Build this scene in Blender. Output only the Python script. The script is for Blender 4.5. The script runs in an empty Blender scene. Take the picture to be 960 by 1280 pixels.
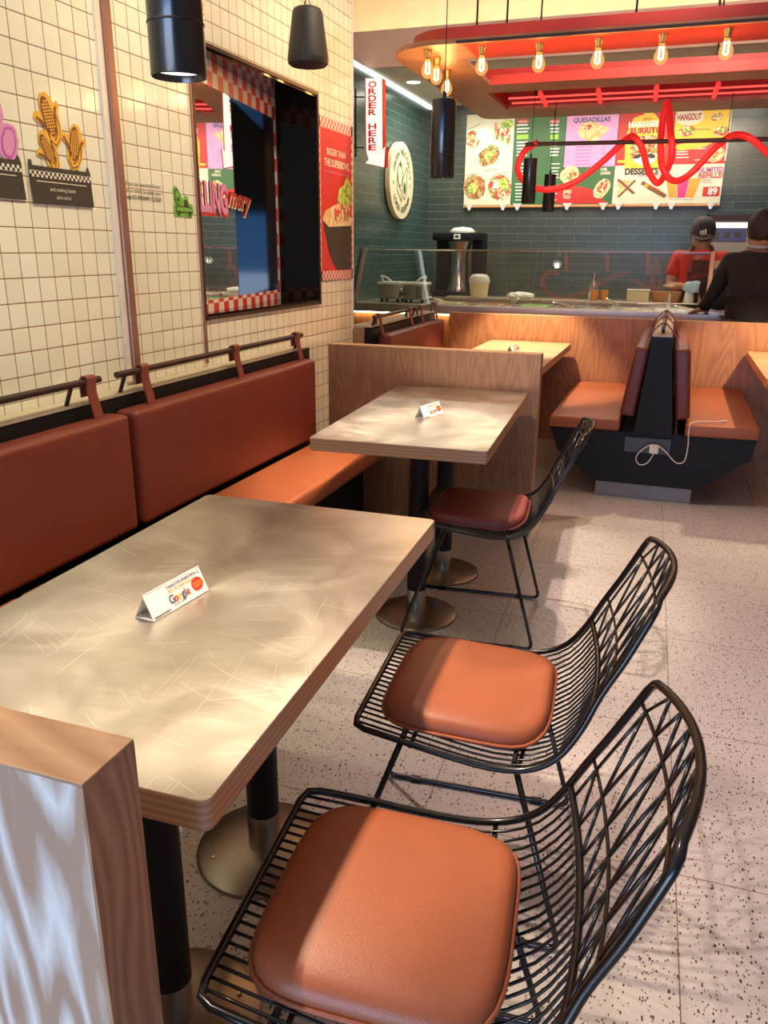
import bpy, bmesh, math, random
from mathutils import Vector, Matrix, Euler
random.seed(7)
S = bpy.context.scene
COL = S.collection
PI = math.pi

# ------------------------------------------------------------------ camera
CAM = Vector((0, 0, 1.4)); YAW, PIT, ROL, FOC = -0.3365, 0.3206, 0.0107, 988.9
_f = Vector((math.sin(YAW)*math.cos(PIT), math.cos(YAW)*math.cos(PIT), -math.sin(PIT)))
_r0 = Vector((math.cos(YAW), -math.sin(YAW), 0)); _u0 = _r0.cross(_f)
_r = _r0*math.cos(ROL) + _u0*math.sin(ROL); _u = _r.cross(_f)
cd = bpy.data.cameras.new('camera'); cam = bpy.data.objects.new('camera', cd); COL.objects.link(cam)
cam.matrix_world = Matrix(((_r.x, _u.x, -_f.x, CAM.x), (_r.y, _u.y, -_f.y, CAM.y), (_r.z, _u.z, -_f.z, CAM.z), (0, 0, 0, 1)))
cd.sensor_fit = 'HORIZONTAL'; cd.sensor_width = 24.0; cd.lens = 24.0*FOC/960; cd.clip_start = 0.02
S.camera = cam

# ------------------------------------------------------------------ world, lights, exposure
w = bpy.data.worlds.new('world'); S.world = w; w.use_nodes = True
w.node_tree.nodes['Background'].inputs[0].default_value = (0.95, 0.72, 0.52, 1)
w.node_tree.nodes['Background'].inputs[1].default_value = 0.10
S.view_settings.view_transform = 'Standard'; S.view_settings.look = 'None'
S.view_settings.exposure = 0.0; S.view_settings.gamma = 1.0; S.view_settings.use_curve_mapping = False

def area(name, loc, aim, sx, sy, power, col):
    l = bpy.data.lights.new(name, 'AREA'); l.shape = 'RECTANGLE'; l.size = sx; l.size_y = sy
    l.energy = power; l.color = col
    o = bpy.data.objects.new(name, l); COL.objects.link(o); o.location = loc
    d = (Vector(aim)-Vector(loc)).normalized(); up = Vector((0, 0, 1)) if abs(d.z) < .95 else Vector((0, 1, 0))
    x = d.cross(up).normalized(); y = x.cross(d); o.rotation_euler = Matrix((x, y, -d)).transposed().to_euler(); return o
def spot(name, loc, aim, power, col, deg, blend=0.4, size=0.03):
    l = bpy.data.lights.new(name, 'SPOT'); l.energy = power; l.color = col; l.spot_size = math.radians(deg)
    l.spot_blend = blend; l.shadow_soft_size = size
    o = bpy.data.objects.new(name, l); COL.objects.link(o); o.location = loc
    o.rotation_euler = (Vector(aim)-Vector(loc)).to_track_quat('-Z', 'Y').to_euler(); return o
area('storefront_daylight', (-0.9, -4.3, 1.0), (-0.9, 3, 1.0), 4.2, 1.8, 130, (0.12, 0.40, 1.0))
area('low_daylight_fill', (-0.9, -2.6, 0.55), (-0.9, 3, 0.55), 2.4, 1.05, 66, (0.74, 0.84, 1.0))  # added low fill behind the camera for the near partition's face
area('ceiling_bounce_fill', (0.2, 2.6, 3.4), (0.2, 2.6, 0), 3.2, 5.0, 11, (1.0, 0.72, 0.50))  # added panel standing in for light bounced off the ceiling
area('cove_light', (-0.1, 7.14, 3.05), (-0.1, 7.55, 3.5), 6.4, 0.08, 30, (1.0, 0.70, 0.42))
area('kitchen_light', (-0.9, 7.9, 2.8), (-0.9, 8.2, 0), 3.2, 0.7, 62, (1.0, 0.92, 0.74))
for _y, _p, _c in ((0.7, 110, (1.0, 0.93, 0.60)), (2.0, 115, (1.0, 0.90, 0.58)), (3.3, 100, (1.0, 0.80, 0.54)), (4.4, 80, (1.0, 0.76, 0.52))):
    spot('wall_washer_light', (-0.72, _y, 3.42), (-1.85, _y, 1.55), _p, _c, 76, 0.6, 0.06)
spot('kitchen_wall_spot', (-2.1, 7.6, 2.78), (-2.66, 7.9, 1.8), 16, (0.80, 1.0, 0.92), 110, 0.7, 0.05)
spot('kitchen_wall_spot', (-2.1, 8.3, 2.78), (-2.1, 8.95, 1.6), 12, (0.80, 1.0, 0.92), 110, 0.7, 0.05)
spot('bulkhead_fill', (0.2, 3.6, 3.3), (-0.9, 7.0, 2.9), 330, (1.0, 0.74, 0.56), 80, 0.8, 0.1)  # added unseen spot that brightens the bulkhead
spot('booth_spot', (0.98, 5.55, 1.72), (0.70, 5.5, 0), 130, (1.0, 0.74, 0.48), 100, 0.4, 0.03)
spot('booth_spot', (-0.02, 5.65, 2.37), (-0.03, 5.5, 0), 12, (1.0, 0.70, 0.42), 100, 0.7, 0.25)  # added unseen spot under the canopy that brightens the booth cushions
spot('ceiling_spot', (-1.60, 0.80, 3.42), (0.35, 0.95, 0), 250, (1.0, 0.78, 0.70), 58, 0.8, 0.03)
spot('ceiling_spot', (-1.30, 3.0, 3.42), (0.35, 3.0, 0), 380, (1.0, 0.74, 0.68), 64, 0.8, 0.03)

# ------------------------------------------------------------------ helpers
def at(x, y, Y):
    "point of the depth plane Y seen at picture point x, y"
    d = _f + _r*((x-480)/FOC) - _u*((y-640)/FOC); return CAM + d*(Y/d.y)

MATS = {}
def nt(name):
    m = bpy.data.materials.new(name); m.use_nodes = True
    MATS[name] = m; return m, m.node_tree.nodes, m.node_tree.links, m.node_tree.nodes['Principled BSDF']
def plain(name, col, rough=0.5, metal=0.0, bump=0.0, bscale=200, coat=0.0, var=0.06, spec=None):
    m, N, L, b = nt(name)
    b.inputs['Roughness'].default_value = rough; b.inputs['Metallic'].default_value = metal
    b.inputs['Coat Weight'].default_value = coat
    if spec is not None: b.inputs['Specular IOR Level'].default_value = spec
    tc = N.new('ShaderNodeTexCoord'); n = N.new('ShaderNodeTexNoise'); n.inputs['Scale'].default_value = 9
    L.new(tc.outputs['Object'], n.inputs['Vector'])
    r = N.new('ShaderNodeValToRGB'); r.color_ramp.elements[0].position = .3; r.color_ramp.elements[1].position = .7
    r.color_ramp.elements[0].color = (*[c*(1-var) for c in col], 1); r.color_ramp.elements[1].color = (*[min(1, c*(1+var)) for c in col], 1)
    L.new(n.outputs['Fac'], r.inputs['Fac']); L.new(r.outputs['Color'], b.inputs['Base Color'])
    if bump:
        n2 = N.new('ShaderNodeTexNoise'); n2.inputs['Scale'].default_value = bscale; n2.inputs['Detail'].default_value = 3
        L.new(tc.outputs['Object'], n2.inputs['Vector']); bp = N.new('ShaderNodeBump'); bp.inputs['Strength'].default_value = bump
        bp.inputs['Distance'].default_value = 0.002; L.new(n2.outputs['Fac'], bp.inputs['Height']); L.new(bp.outputs['Normal'], b.inputs['Normal'])
    return m
def glow(name, col, strength, base=None):
    m, N, L, b = nt(name)
    b.inputs['Base Color'].default_value = (*(base or col), 1); b.inputs['Emission Color'].default_value = (*col, 1)
    b.inputs['Emission Strength'].default_value = strength; return m
def wood(name, light, dark, axis='Z', scale=1.0, rough=0.45, contrast=1.0, ring=18.0, knots=False):
    "plywood veneer with grain running along axis"
    m, N, L, b = nt(name)
    tc = N.new('ShaderNodeTexCoord'); mp = N.new('ShaderNodeMapping'); s = {'X': (.16, 1, 1), 'Y': (1, .16, 1), 'Z': (1, 1, .16)}[axis]
    mp.inputs['Scale'].default_value = tuple(v*scale for v in s); L.new(tc.outputs['Object'], mp.inputs['Vector'])
    n = N.new('ShaderNodeTexNoise'); n.inputs['Scale'].default_value = 4.2; n.inputs['Detail'].default_value = 1.0; n.inputs['Distortion'].default_value = .25
    L.new(mp.outputs['Vector'], n.inputs['Vector'])
    mul = N.new('ShaderNodeMath'); mul.operation = 'MULTIPLY'; mul.inputs[1].default_value = ring*2; L.new(n.outputs['Fac'], mul.inputs[0])
    fr = N.new('ShaderNodeMath'); fr.operation = 'PINGPONG'; fr.inputs[1].default_value = 1.0; L.new(mul.outputs[0], fr.inputs[0])
    n2 = N.new('ShaderNodeTexNoise'); n2.inputs['Scale'].default_value = 60; n2.inputs['Detail'].default_value = 4; L.new(mp.outputs['Vector'], n2.inputs['Vector'])
    mx = N.new('ShaderNodeMath'); mx.operation = 'MULTIPLY_ADD'; mx.inputs[1].default_value = .5; L.new(n2.outputs['Fac'], mx.inputs[0])
    m3 = N.new('ShaderNodeMath'); m3.operation = 'MULTIPLY'; m3.inputs[1].default_value = .55*contrast; L.new(fr.outputs[0], m3.inputs[0]); L.new(m3.outputs[0], mx.inputs[2])
    r = N.new('ShaderNodeValToRGB'); r.color_ramp.elements[0].position = .18; r.color_ramp.elements[1].position = .85
    r.color_ramp.elements[0].color = (*light, 1); r.color_ramp.elements[1].color = (*dark, 1)
    kv = N.new('ShaderNodeTexVoronoi'); kv.inputs['Scale'].default_value = 4.6; L.new(tc.outputs['Object'], kv.inputs['Vector'])
    ks = N.new('ShaderNodeSeparateColor'); L.new(kv.outputs['Color'], ks.inputs[0])
    kn = math_(N, L, 'MULTIPLY', math_(N, L, 'LESS_THAN', kv.outputs['Distance'], .045), math_(N, L, 'LESS_THAN', ks.outputs['Red'], .30 if knots else 0.0))
    L.new(math_(N, L, 'ADD', mx.outputs[0], math_(N, L, 'MULTIPLY', kn, .5)), r.inputs['Fac']); L.new(r.outputs['Color'], b.inputs['Base Color']); b.inputs['Roughness'].default_value = rough
    return m
def math_(N, L, op, a, bv=None, c=None):
    n = N.new('ShaderNodeMath'); n.operation = op
    for i, v in enumerate((a, bv, c)):
        if v is None: continue
        if isinstance(v, (int, float)): n.inputs[i].default_value = v
        else: L.new(v, n.inputs[i])
    return n.outputs[0]

# cream glazed wall tile with dark red-brown joints
def tile_mat():
    m, N, L, b = nt('cream_tile'); tc = N.new('ShaderNodeTexCoord'); sp = N.new('ShaderNodeSeparateXYZ'); L.new(tc.outputs['Object'], sp.inputs[0])
    ds = []; cells = []
    for out, off, pitch in ((sp.outputs['Y'], 1.904, .0695), (sp.outputs['Z'], 1.0175, .0722)):
        q = math_(N, L, 'DIVIDE', math_(N, L, 'SUBTRACT', out, off-50*pitch), pitch)
        fr = math_(N, L, 'FRACT', q); cells.append(math_(N, L, 'FLOOR', q))
        ds.append(math_(N, L, 'MULTIPLY', math_(N, L, 'MINIMUM', fr, math_(N, L, 'SUBTRACT', 1.0, fr)), pitch))
    d = math_(N, L, 'MINIMUM', ds[0], ds[1])
    mask = math_(N, L, 'LESS_THAN', d, .00135)
    cb = N.new('ShaderNodeCombineXYZ'); L.new(cells[0], cb.inputs[0]); L.new(cells[1], cb.inputs[1])
    wn = N.new('ShaderNodeTexWhiteNoise'); L.new(cb.outputs[0], wn.inputs['Vector'])
    mixc = N.new('ShaderNodeMix'); mixc.data_type = 'RGBA'; L.new(wn.outputs['Value'], mixc.inputs['Factor'])
    mixc.inputs['A'].default_value = (.80, .77, .60, 1); mixc.inputs['B'].default_value = (.86, .83, .67, 1)
    mix = N.new('ShaderNodeMix'); mix.data_type = 'RGBA'; L.new(mask, mix.inputs['Factor']); L.new(mixc.outputs['Result'], mix.inputs['A'])
    mix.inputs['B'].default_value = (.20, .045, .02, 1); L.new(mix.outputs['Result'], b.inputs['Base Color'])
    L.new(math_(N, L, 'MULTIPLY_ADD', mask, .6, .12), b.inputs['Roughness'])
    bp = N.new('ShaderNodeBump'); bp.inputs['Strength'].default_value = .5; bp.inputs['Distance'].default_value = .0015
    # each tile very slightly tilted, soft pillow edge
    nz = N.new('ShaderNodeTexNoise'); nz.inputs['Scale'].default_value = 6; L.new(tc.outputs['Object'], nz.inputs['Vector'])
    L.new(math_(N, L, 'ADD', math_(N, L, 'MINIMUM', math_(N, L, 'DIVIDE', d, .004), 1.0), nz.outputs['Fac']), bp.inputs['Height'])
    L.new(bp.outputs['Normal'], b.inputs['Normal']); return m
# dark teal long brick tile; flat=('Y' or 'X') horizontal axis of the wall
def teal_mat(name, ax):
    m, N, L, b = nt(name); tc = N.new('ShaderNodeTexCoord'); sp = N.new('ShaderNodeSeparateXYZ'); L.new(tc.outputs['Object'], sp.inputs[0])
    cb = N.new('ShaderNodeCombineXYZ'); L.new(sp.outputs[ax], cb.inputs[0]); L.new(sp.outputs['Z'], cb.inputs[1])
    br = N.new('ShaderNodeTexBrick'); L.new(cb.outputs[0], br.inputs['Vector']); br.inputs['Scale'].default_value = 1
    br.inputs['Brick Width'].default_value = .30; br.inputs['Row Height'].default_value = .075; br.inputs['Mortar Size'].default_value = .0022
    c_ = (.036, .074, .068) if ax == 'Y' else (.056, .070, .058)
    br.inputs['Color1'].default_value = (*c_, 1); br.inputs['Color2'].default_value = (*[q*1.15 for q in c_], 1); br.inputs['Mortar'].default_value = (.12, .16, .14, 1)
    L.new(br.outputs['Color'], b.inputs['Base Color']); b.inputs['Roughness'].default_value = .25
    bp = N.new('ShaderNodeBump'); bp.inputs['Strength'].default_value = .4; bp.inputs['Distance'].default_value = .002; bp.invert = True
    L.new(br.outputs['Fac'], bp.inputs['Height']); L.new(bp.outputs['Normal'], b.inputs['Normal']); return m
# pale terrazzo floor tile, dark elongated chips, thin joints
def floor_mat():
    m, N, L, b = nt('terrazzo'); tc = N.new('ShaderNodeTexCoord')
    rot = N.new('ShaderNodeMapping'); rot.inputs['Rotation'].default_value = (0, 0, math.radians(-1.6)); rot.inputs['Location'].default_value = (-.208, 0, 0)
    L.new(tc.outputs['Object'], rot.inputs['Vector']); sp = N.new('ShaderNodeSeparateXYZ'); L.new(rot.outputs[0], sp.inputs[0])
    ds = []
    for out, off, pitch in ((sp.outputs['X'], 0.0, .625), (sp.outputs['Y'], 2.29, .635)):
        fr = math_(N, L, 'FRACT', math_(N, L, 'DIVIDE', math_(N, L, 'SUBTRACT', out, off-40*pitch), pitch))
        ds.append(math_(N, L, 'MULTIPLY', math_(N, L, 'MINIMUM', fr, math_(N, L, 'SUBTRACT', 1.0, fr)), pitch))
    joint = math_(N, L, 'LESS_THAN', math_(N, L, 'MINIMUM', ds[0], ds[1]), .0013)
    cols = None
    base = N.new('ShaderNodeMix'); base.data_type = 'RGBA'; base.inputs['A'].default_value = (.45, .43, .40, 1); base.inputs['B'].default_value = (.55, .525, .49, 1)
    nz = N.new('ShaderNodeTexNoise'); nz.inputs['Scale'].default_value = 30; nz.inputs['Detail'].default_value = 5; L.new(tc.outputs['Object'], nz.inputs['Vector']); L.new(nz.outputs['Fac'], base.inputs['Factor'])
    last = base.outputs['Result']
    for sc, th, col, seed, keep in ((80, .34, (.07, .05, .04, 1), 0, .40), (150, .42, (.05, .035, .03, 1), 5, .35), (55, .26, (.33, .25, .2, 1), 9, .35), (115, .40, (.07, .05, .04, 1), 3, .30)):
        mp = N.new('ShaderNodeMapping'); mp.inputs['Scale'].default_value = (1.35, .75, 1); mp.inputs['Location'].default_value = (seed, seed*.7, 0); mp.inputs['Rotation'].default_value = (0, 0, .25)
        L.new(tc.outputs['Object'], mp.inputs['Vector']); v = N.new('ShaderNodeTexVoronoi'); v.inputs['Scale'].default_value = sc; L.new(mp.outputs[0], v.inputs['Vector'])
        sc3 = N.new('ShaderNodeSeparateColor'); L.new(v.outputs['Color'], sc3.inputs[0])
        ok = math_(N, L, 'MULTIPLY', math_(N, L, 'LESS_THAN', v.outputs['Distance'], math_(N, L, 'MULTIPLY', sc3.outputs['Green'], th)), math_(N, L, 'LESS_THAN', sc3.outputs['Red'], keep))
        mx = N.new('ShaderNodeMix'); mx.data_type = 'RGBA'; L.new(ok, mx.inputs['Factor']); L.new(last, mx.inputs['A']); mx.inputs['B'].default_value = col; last = mx.outputs['Result']
    mx = N.new('ShaderNodeMix'); mx.data_type = 'RGBA'; L.new(joint, mx.inputs['Factor']); L.new(last, mx.inputs['A']); mx.inputs['B'].default_value = (.17, .10, .07, 1)
    L.new(mx.outputs['Result'], b.inputs['Base Color']); b.inputs['Roughness'].default_value = .30; return m
# worn brushed steel table top with wipe marks and scratches
def steel_top():
    m, N, L, b = nt('worn_steel'); tc = N.new('ShaderNodeTexCoord'); b.inputs['Metallic'].default_value = 1.0
    n = N.new('ShaderNodeTexNoise'); n.inputs['Scale'].default_value = 4.5; n.inputs['Detail'].default_value = 3; n.inputs['Distortion'].default_value = 1.6; L.new(tc.outputs['Object'], n.inputs['Vector'])
    mp = N.new('ShaderNodeMapping'); mp.inputs['Scale'].default_value = (1.2, 55, 1); L.new(tc.outputs['Object'], mp.inputs['Vector'])
    n2 = N.new('ShaderNodeTexNoise'); n2.inputs['Scale'].default_value = 9; n2.inputs['Detail'].default_value = 4; L.new(mp.outputs[0], n2.inputs['Vector'])
    r = N.new('ShaderNodeValToRGB'); r.color_ramp.elements[0].position = .30; r.color_ramp.elements[1].position = .68
    r.color_ramp.elements[0].color = (.48, .45, .41, 1); r.color_ramp.elements[1].color = (.64, .62, .57, 1); L.new(n.outputs['Fac'], r.inputs['Fac'])
    # scratch arcs: thin iso-lines of a very distorted wave
    scr = None
    for k, (sc, rz, st, th) in enumerate(((3.2, .35, 38, .10), (2.6, 1.0, 46, .09), (4.0, -.5, 40, .10), (3.0, 1.7, 60, .10), (2.2, -.15, 70, .09), (5.0, .7, 30, .09))):
        wn_ = N.new('ShaderNodeTexNoise'); wn_.inputs['Scale'].default_value = 1.6; L.new(tc.outputs['Object'], wn_.inputs['Vector'])
        vm = N.new('ShaderNodeVectorMath'); vm.operation = 'MULTIPLY_ADD'; vm.inputs[1].default_value = (.28, .28, .28); L.new(wn_.outputs['Color'], vm.inputs[0]); L.new(tc.outputs['Object'], vm.inputs[2])
        mp2 = N.new('ShaderNodeMapping'); mp2.vector_type = 'TEXTURE'; mp2.inputs['Rotation'].default_value = (0, 0, rz); mp2.inputs['Scale'].default_value = (1, 1/st, 1); mp2.inputs['Location'].default_value = (k*3.1, k, 0); L.new(vm.outputs[0], mp2.inputs['Vector'])
        wv = N.new('ShaderNodeTexVoronoi'); wv.inputs['Scale'].default_value = sc; L.new(mp2.outputs[0], wv.inputs['Vector'])
        s3 = N.new('ShaderNodeSeparateColor'); L.new(wv.outputs['Color'], s3.inputs[0])
        g = math_(N, L, 'MULTIPLY', math_(N, L, 'LESS_THAN', wv.outputs['Distance'], math_(N, L, 'MULTIPLY', s3.outputs['Blue'], th*2.6)), math_(N, L, 'LESS_THAN', s3.outputs['Red'], .30))
        scr = g if scr is None else math_(N, L, 'MAXIMUM', scr, g)
    scr = math_(N, L, 'MULTIPLY', scr, .38)
    mx = N.new('ShaderNodeMix'); mx.data_type = 'RGBA'; L.new(scr, mx.inputs['Factor']); L.new(r.outputs['Color'], mx.inputs['A']); mx.inputs['B'].default_value = (.95, .9, .8, 1)
    L.new(mx.outputs['Result'], b.inputs['Base Color'])
    L.new(math_(N, L, 'ADD', math_(N, L, 'MULTIPLY_ADD', n.outputs['Fac'], .16, .20), math_(N, L, 'MULTIPLY', n2.outputs['Fac'], .12)), b.inputs['Roughness'])
    bp = N.new('ShaderNodeBump'); bp.inputs['Strength'].default_value = .12; bp.inputs['Distance'].default_value = .0008; L.new(n2.outputs['Fac'], bp.inputs['Height']); L.new(bp.outputs['Normal'], b.inputs['Normal'])
    b.inputs['Anisotropic'].default_value = .4; return m
def ply_edge():
    m, N, L, b = nt('ply_edge'); tc = N.new('ShaderNodeTexCoord'); sp = N.new('ShaderNodeSeparateXYZ'); L.new(tc.outputs['Object'], sp.inputs[0])
    w_ = math_(N, L, 'PINGPONG', math_(N, L, 'MULTIPLY', sp.outputs['Z'], 170.0), 1.0)
    r = N.new('ShaderNodeValToRGB'); r.color_ramp.elements[0].color = (.40, .22, .12, 1); r.color_ramp.elements[1].color = (.56, .35, .20, 1); L.new(w_, r.inputs['Fac'])
    L.new(r.outputs['Color'], b.inputs['Base Color']); b.inputs['Roughness'].default_value = .4; return m
# picture of a mixed dish printed on a poster
def food_mat(name, cols, scale=26):
    m, N, L, b = nt(name); tc = N.new('ShaderNodeTexCoord'); v = N.new('ShaderNodeTexVoronoi'); v.inputs['Scale'].default_value = scale; L.new(tc.outputs['Object'], v.inputs['Vector'])
    s = N.new('ShaderNodeSeparateColor'); L.new(v.outputs['Color'], s.inputs[0]); r = N.new('ShaderNodeValToRGB'); r.color_ramp.interpolation = 'CONSTANT'
    e = r.color_ramp.elements; e[0].color = (*cols[0], 1); e[1].position = 1/len(cols); e[1].color = (*cols[1], 1)
    for i in range(2, len(cols)): k = e.new(i/len(cols)); k.color = (*cols[i], 1)
    L.new(s.outputs['Red'], r.inputs['Fac']); L.new(r.outputs['Color'], b.inputs['Base Color']); b.inputs['Roughness'].default_value = .6; return m
def check_mat(name, a, c, size):
    m, N, L, b = nt(name); tc = N.new('ShaderNodeTexCoord'); ck = N.new('ShaderNodeTexChecker'); ck.inputs['Scale'].default_value = 1/size
    mp = N.new('ShaderNodeMapping'); mp.inputs['Scale'].default_value = (0, 1, 1); mp.inputs['Location'].default_value = (.01, .013, .011)
    L.new(tc.outputs['Object'], mp.inputs['Vector']); L.new(mp.outputs[0], ck.inputs['Vector']); ck.inputs['Color1'].default_value = (*a, 1); ck.inputs['Color2'].default_value = (*c, 1)
    L.new(ck.outputs['Color'], b.inputs['Base Color']); b.inputs['Roughness'].default_value = .3; return m

M = dict(
 tile=tile_mat(), teal_y=teal_mat('teal_tile_side', 'Y'), teal_x=teal_mat('teal_tile_back', 'X'), floor=floor_mat(), steel_top=steel_top(), ply=ply_edge(),
 wood=wood('plywood_panel', (.36, .205, .11), (.22, .105, .055), 'Z', 1.7, .42, .75, 16, True), redwood=wood('reddish_plywood_panel', (.52, .25, .11), (.33, .13, .055), 'Z', 1.3, .40, .75, 14), pale=wood('daylit_plywood', (.80, .76, .70), (.42, .27, .18), 'Z', 1.9, .5, 1.5, 13),  # pale: the same plywood, daylight on its face put into the colour
 topwood=wood('plywood_cap', (.56, .36, .19), (.38, .21, .10), 'X', 1.2), endwood=wood('plywood_end', (.50, .30, .18), (.30, .16, .09), 'Z', 2.0),
 orangewood=wood('orange_panel', (.72, .29, .10), (.46, .15, .05), 'Z', 1.2, .35), canopywood=wood('canopy_board', (.46, .22, .11), (.32, .14, .06), 'X', .8, .45),
 leather=plain('tan_leather', (.345, .098, .040), .40, bump=.25, bscale=420, spec=.45), shaded_red=plain('red_in_shade', (.17, .032, .026), .42, bump=.25, bscale=300),
 leather_back=plain('rust_leather', (.185, .036, .022), .40, bump=.25, bscale=380),
 strap=plain('strap_leather', (.22, .045, .03), .45), black=plain('black_panel', (.009, .009, .010), .5, spec=.25), blackmetal=plain('black_wire', (.007, .007, .007), .24, coat=.15, spec=.45),
 rail=plain('black_rail', (.03, .014, .012), .35), glossblack=plain('gloss_black', (.004, .004, .004), .06, spec=.35), steel=plain('steel', (.66, .58, .48), .34, 1.0), chrome=plain('chrome', (.55, .54, .52), .22, 1.0),
 brushed=plain('brushed_base', (.34, .31, .27), .35, 1.0), ledge=plain('stone_ledge', (.50, .42, .30), .4), mirror=plain('mirror', (.88, .90, .88), .02, 1.0, var=0),
 trim=plain('pink_bronze_trim', (.42, .23, .17), .35, .6), white=plain('white_print', (.85, .84, .80), .5), cream=plain('cream_print', (.80, .76, .58), .5),
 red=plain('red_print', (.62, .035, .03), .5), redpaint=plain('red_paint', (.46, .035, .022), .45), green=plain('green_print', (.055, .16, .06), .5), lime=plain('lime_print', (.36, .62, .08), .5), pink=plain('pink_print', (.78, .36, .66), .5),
 yellow=plain('yellow_print', (.90, .60, .05), .5), orange=plain('orange_print', (.86, .36, .04), .5), dark=plain('dark_print', (.05, .04, .03), .6), brown=plain('brown_print', (.24, .08, .03), .5), purple=plain('purple_print', (.50, .10, .38), .5),
 ceiling=plain('painted_ceiling', (.72, .62, .54), .8), bulkhead=plain('painted_bulkhead', (.60, .44, .36), .8), cove=plain('cove_paint', (.80, .70, .50), .8), kceil=plain('kitchen_ceiling', (.66, .62, .52), .8),
 plinth=plain('grey_plinth', (.40, .38, .38), .5), skin=plain('skin', (.40, .20, .12), .55), hair=plain('black_hair', (.022, .011, .009), .75, bump=1.0, bscale=160), shirt=plain('red_shirt', (.55, .035, .025), .8), apron=plain('dark_apron', (.035, .022, .024), .85),
 cap=plain('charcoal_cap', (.06, .05, .045), .8), bshirt=plain('black_shirt', (.012, .010, .010), .85), trousers=plain('dark_trousers', (.02, .014, .013), .85), collar=plain('grey_collar', (.35, .36, .40), .7),
 plastic=plain('white_plastic', (.75, .72, .66), .35), creamplastic=plain('cream_plastic', (.72, .62, .38), .4), wicker=plain('wicker', (.45, .24, .10), .7, bump=1, bscale=120), foil=plain('blue_white_foil', (.50, .66, .78), .4),
 orangecup=plain('orange_cup', (.80, .28, .06), .5), cable=plain('white_cable', (.80, .76, .68), .4), grass=plain('avocado_green', (.25, .50, .05), .5), darkgreen=plain('dark_green', (.03, .12, .03), .5), olive=plain('olive_outline', (.10, .10, .03), .6),
 greensticker=plain('green_sticker', (.16, .42, .05), .5), corn=plain('corn_yellow', (.82, .45, .06), .5), mauve=plain('mauve_sticker', (.66, .28, .50), .5), greytext=plain('grey_print', (.07, .06, .05), .6),
 blueposter=plain('blue_poster', (.08, .09, .25), .5), frame=plain('dark_frame', (.05, .02, .015), .4), lampblack=plain('lamp_black', (.014, .013, .013), .22, coat=.3), speakerblack=plain('speaker_black', (.02, .018, .016), .5, bump=.3, bscale=900),
 neon=glow('neon_tube', (1.0, .04, .03), .95), neonthin=glow('neon_line', (1.0, .09, .07), 1.3), hose=glow('red_flex_light', (.80, .02, .02), .42), filament=glow('filament', (1.0, .55, .16), 60.0), led=glow('led_strip', (1.0, .85, .55), 9.0),
 lens=glow('lamp_lens', (1.0, .95, .85), 1.5), downlight=glow('downlight_lens', (1.0, .97, .9), 9.0), signface=glow('sign_face', (1.0, .88, .78), .75), kitchenglow=glow('lit_ceiling_panel', (1, .93, .7), 1.4), dlens=glow('strip_lens', (.9, 1.0, .97), 2.2),
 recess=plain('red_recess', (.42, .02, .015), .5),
 food_a=food_mat('food_brown', [(.45, .16, .06), (.70, .52, .22), (.30, .08, .03), (.25, .35, .08), (.75, .30, .12)], 45), food_b=food_mat('food_green', [(.45, .65, .12), (.70, .80, .15), (.25, .40, .08)], 40),
 food_c=food_mat('food_pale', [(.80, .62, .30), (.72, .48, .18), (.85, .72, .45)], 30), food_d=food_mat('food_red', [(.70, .10, .05), (.80, .45, .20), (.55, .05, .03), (.30, .40, .10), (.85, .75, .55)], 45),
 check=check_mat('red_white_check', (.62, .04, .03), (.80, .70, .58), .062), check_s=check_mat('small_red_check', (.70, .10, .08), (.85, .72, .60), .022), check_k=check_mat('black_white_check', (.05, .04, .03), (.80, .76, .62), .0095))

def glass_mat():
    m = bpy.data.materials.new('clear_glass'); m.use_nodes = True; N = m.node_tree.nodes; L = m.node_tree.links; N.clear()
    o = N.new('ShaderNodeOutputMaterial'); t = N.new('ShaderNodeBsdfTransparent'); g = N.new('ShaderNodeBsdfGlossy'); g.inputs['Roughness'].default_value = .01
    t.inputs[0].default_value = (.93, .97, .95, 1); fz = N.new('ShaderNodeFresnel'); fz.inputs[0].default_value = 1.5; mx = N.new('ShaderNodeMixShader')
    L.new(math_(N, L, 'MULTIPLY', fz.outputs[0], 1.7), mx.inputs[0]); L.new(t.outputs[0], mx.inputs[1]); L.new(g.outputs[0], mx.inputs[2]); L.new(mx.outputs[0], o.inputs[0]); return m
M['glass'] = glass_mat()
def bulb_glass():
    m = bpy.data.materials.new('bulb_glass'); m.use_nodes = True; N = m.node_tree.nodes; L = m.node_tree.links; N.clear()
    o = N.new('ShaderNodeOutputMaterial'); t = N.new('ShaderNodeBsdfTransparent'); e = N.new('ShaderNodeEmission'); e.inputs[0].default_value = (1, .50, .16, 1); e.inputs[1].default_value = 1.6
    t.inputs[0].default_value = (1, .93, .8, 1); mx = N.new('ShaderNodeMixShader'); mx.inputs[0].default_value = .28; L.new(t.outputs[0], mx.inputs[1]); L.new(e.outputs[0], mx.inputs[2]); L.new(mx.outputs[0], o.inputs[0]); return m
M['bulb'] = bulb_glass()

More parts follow.
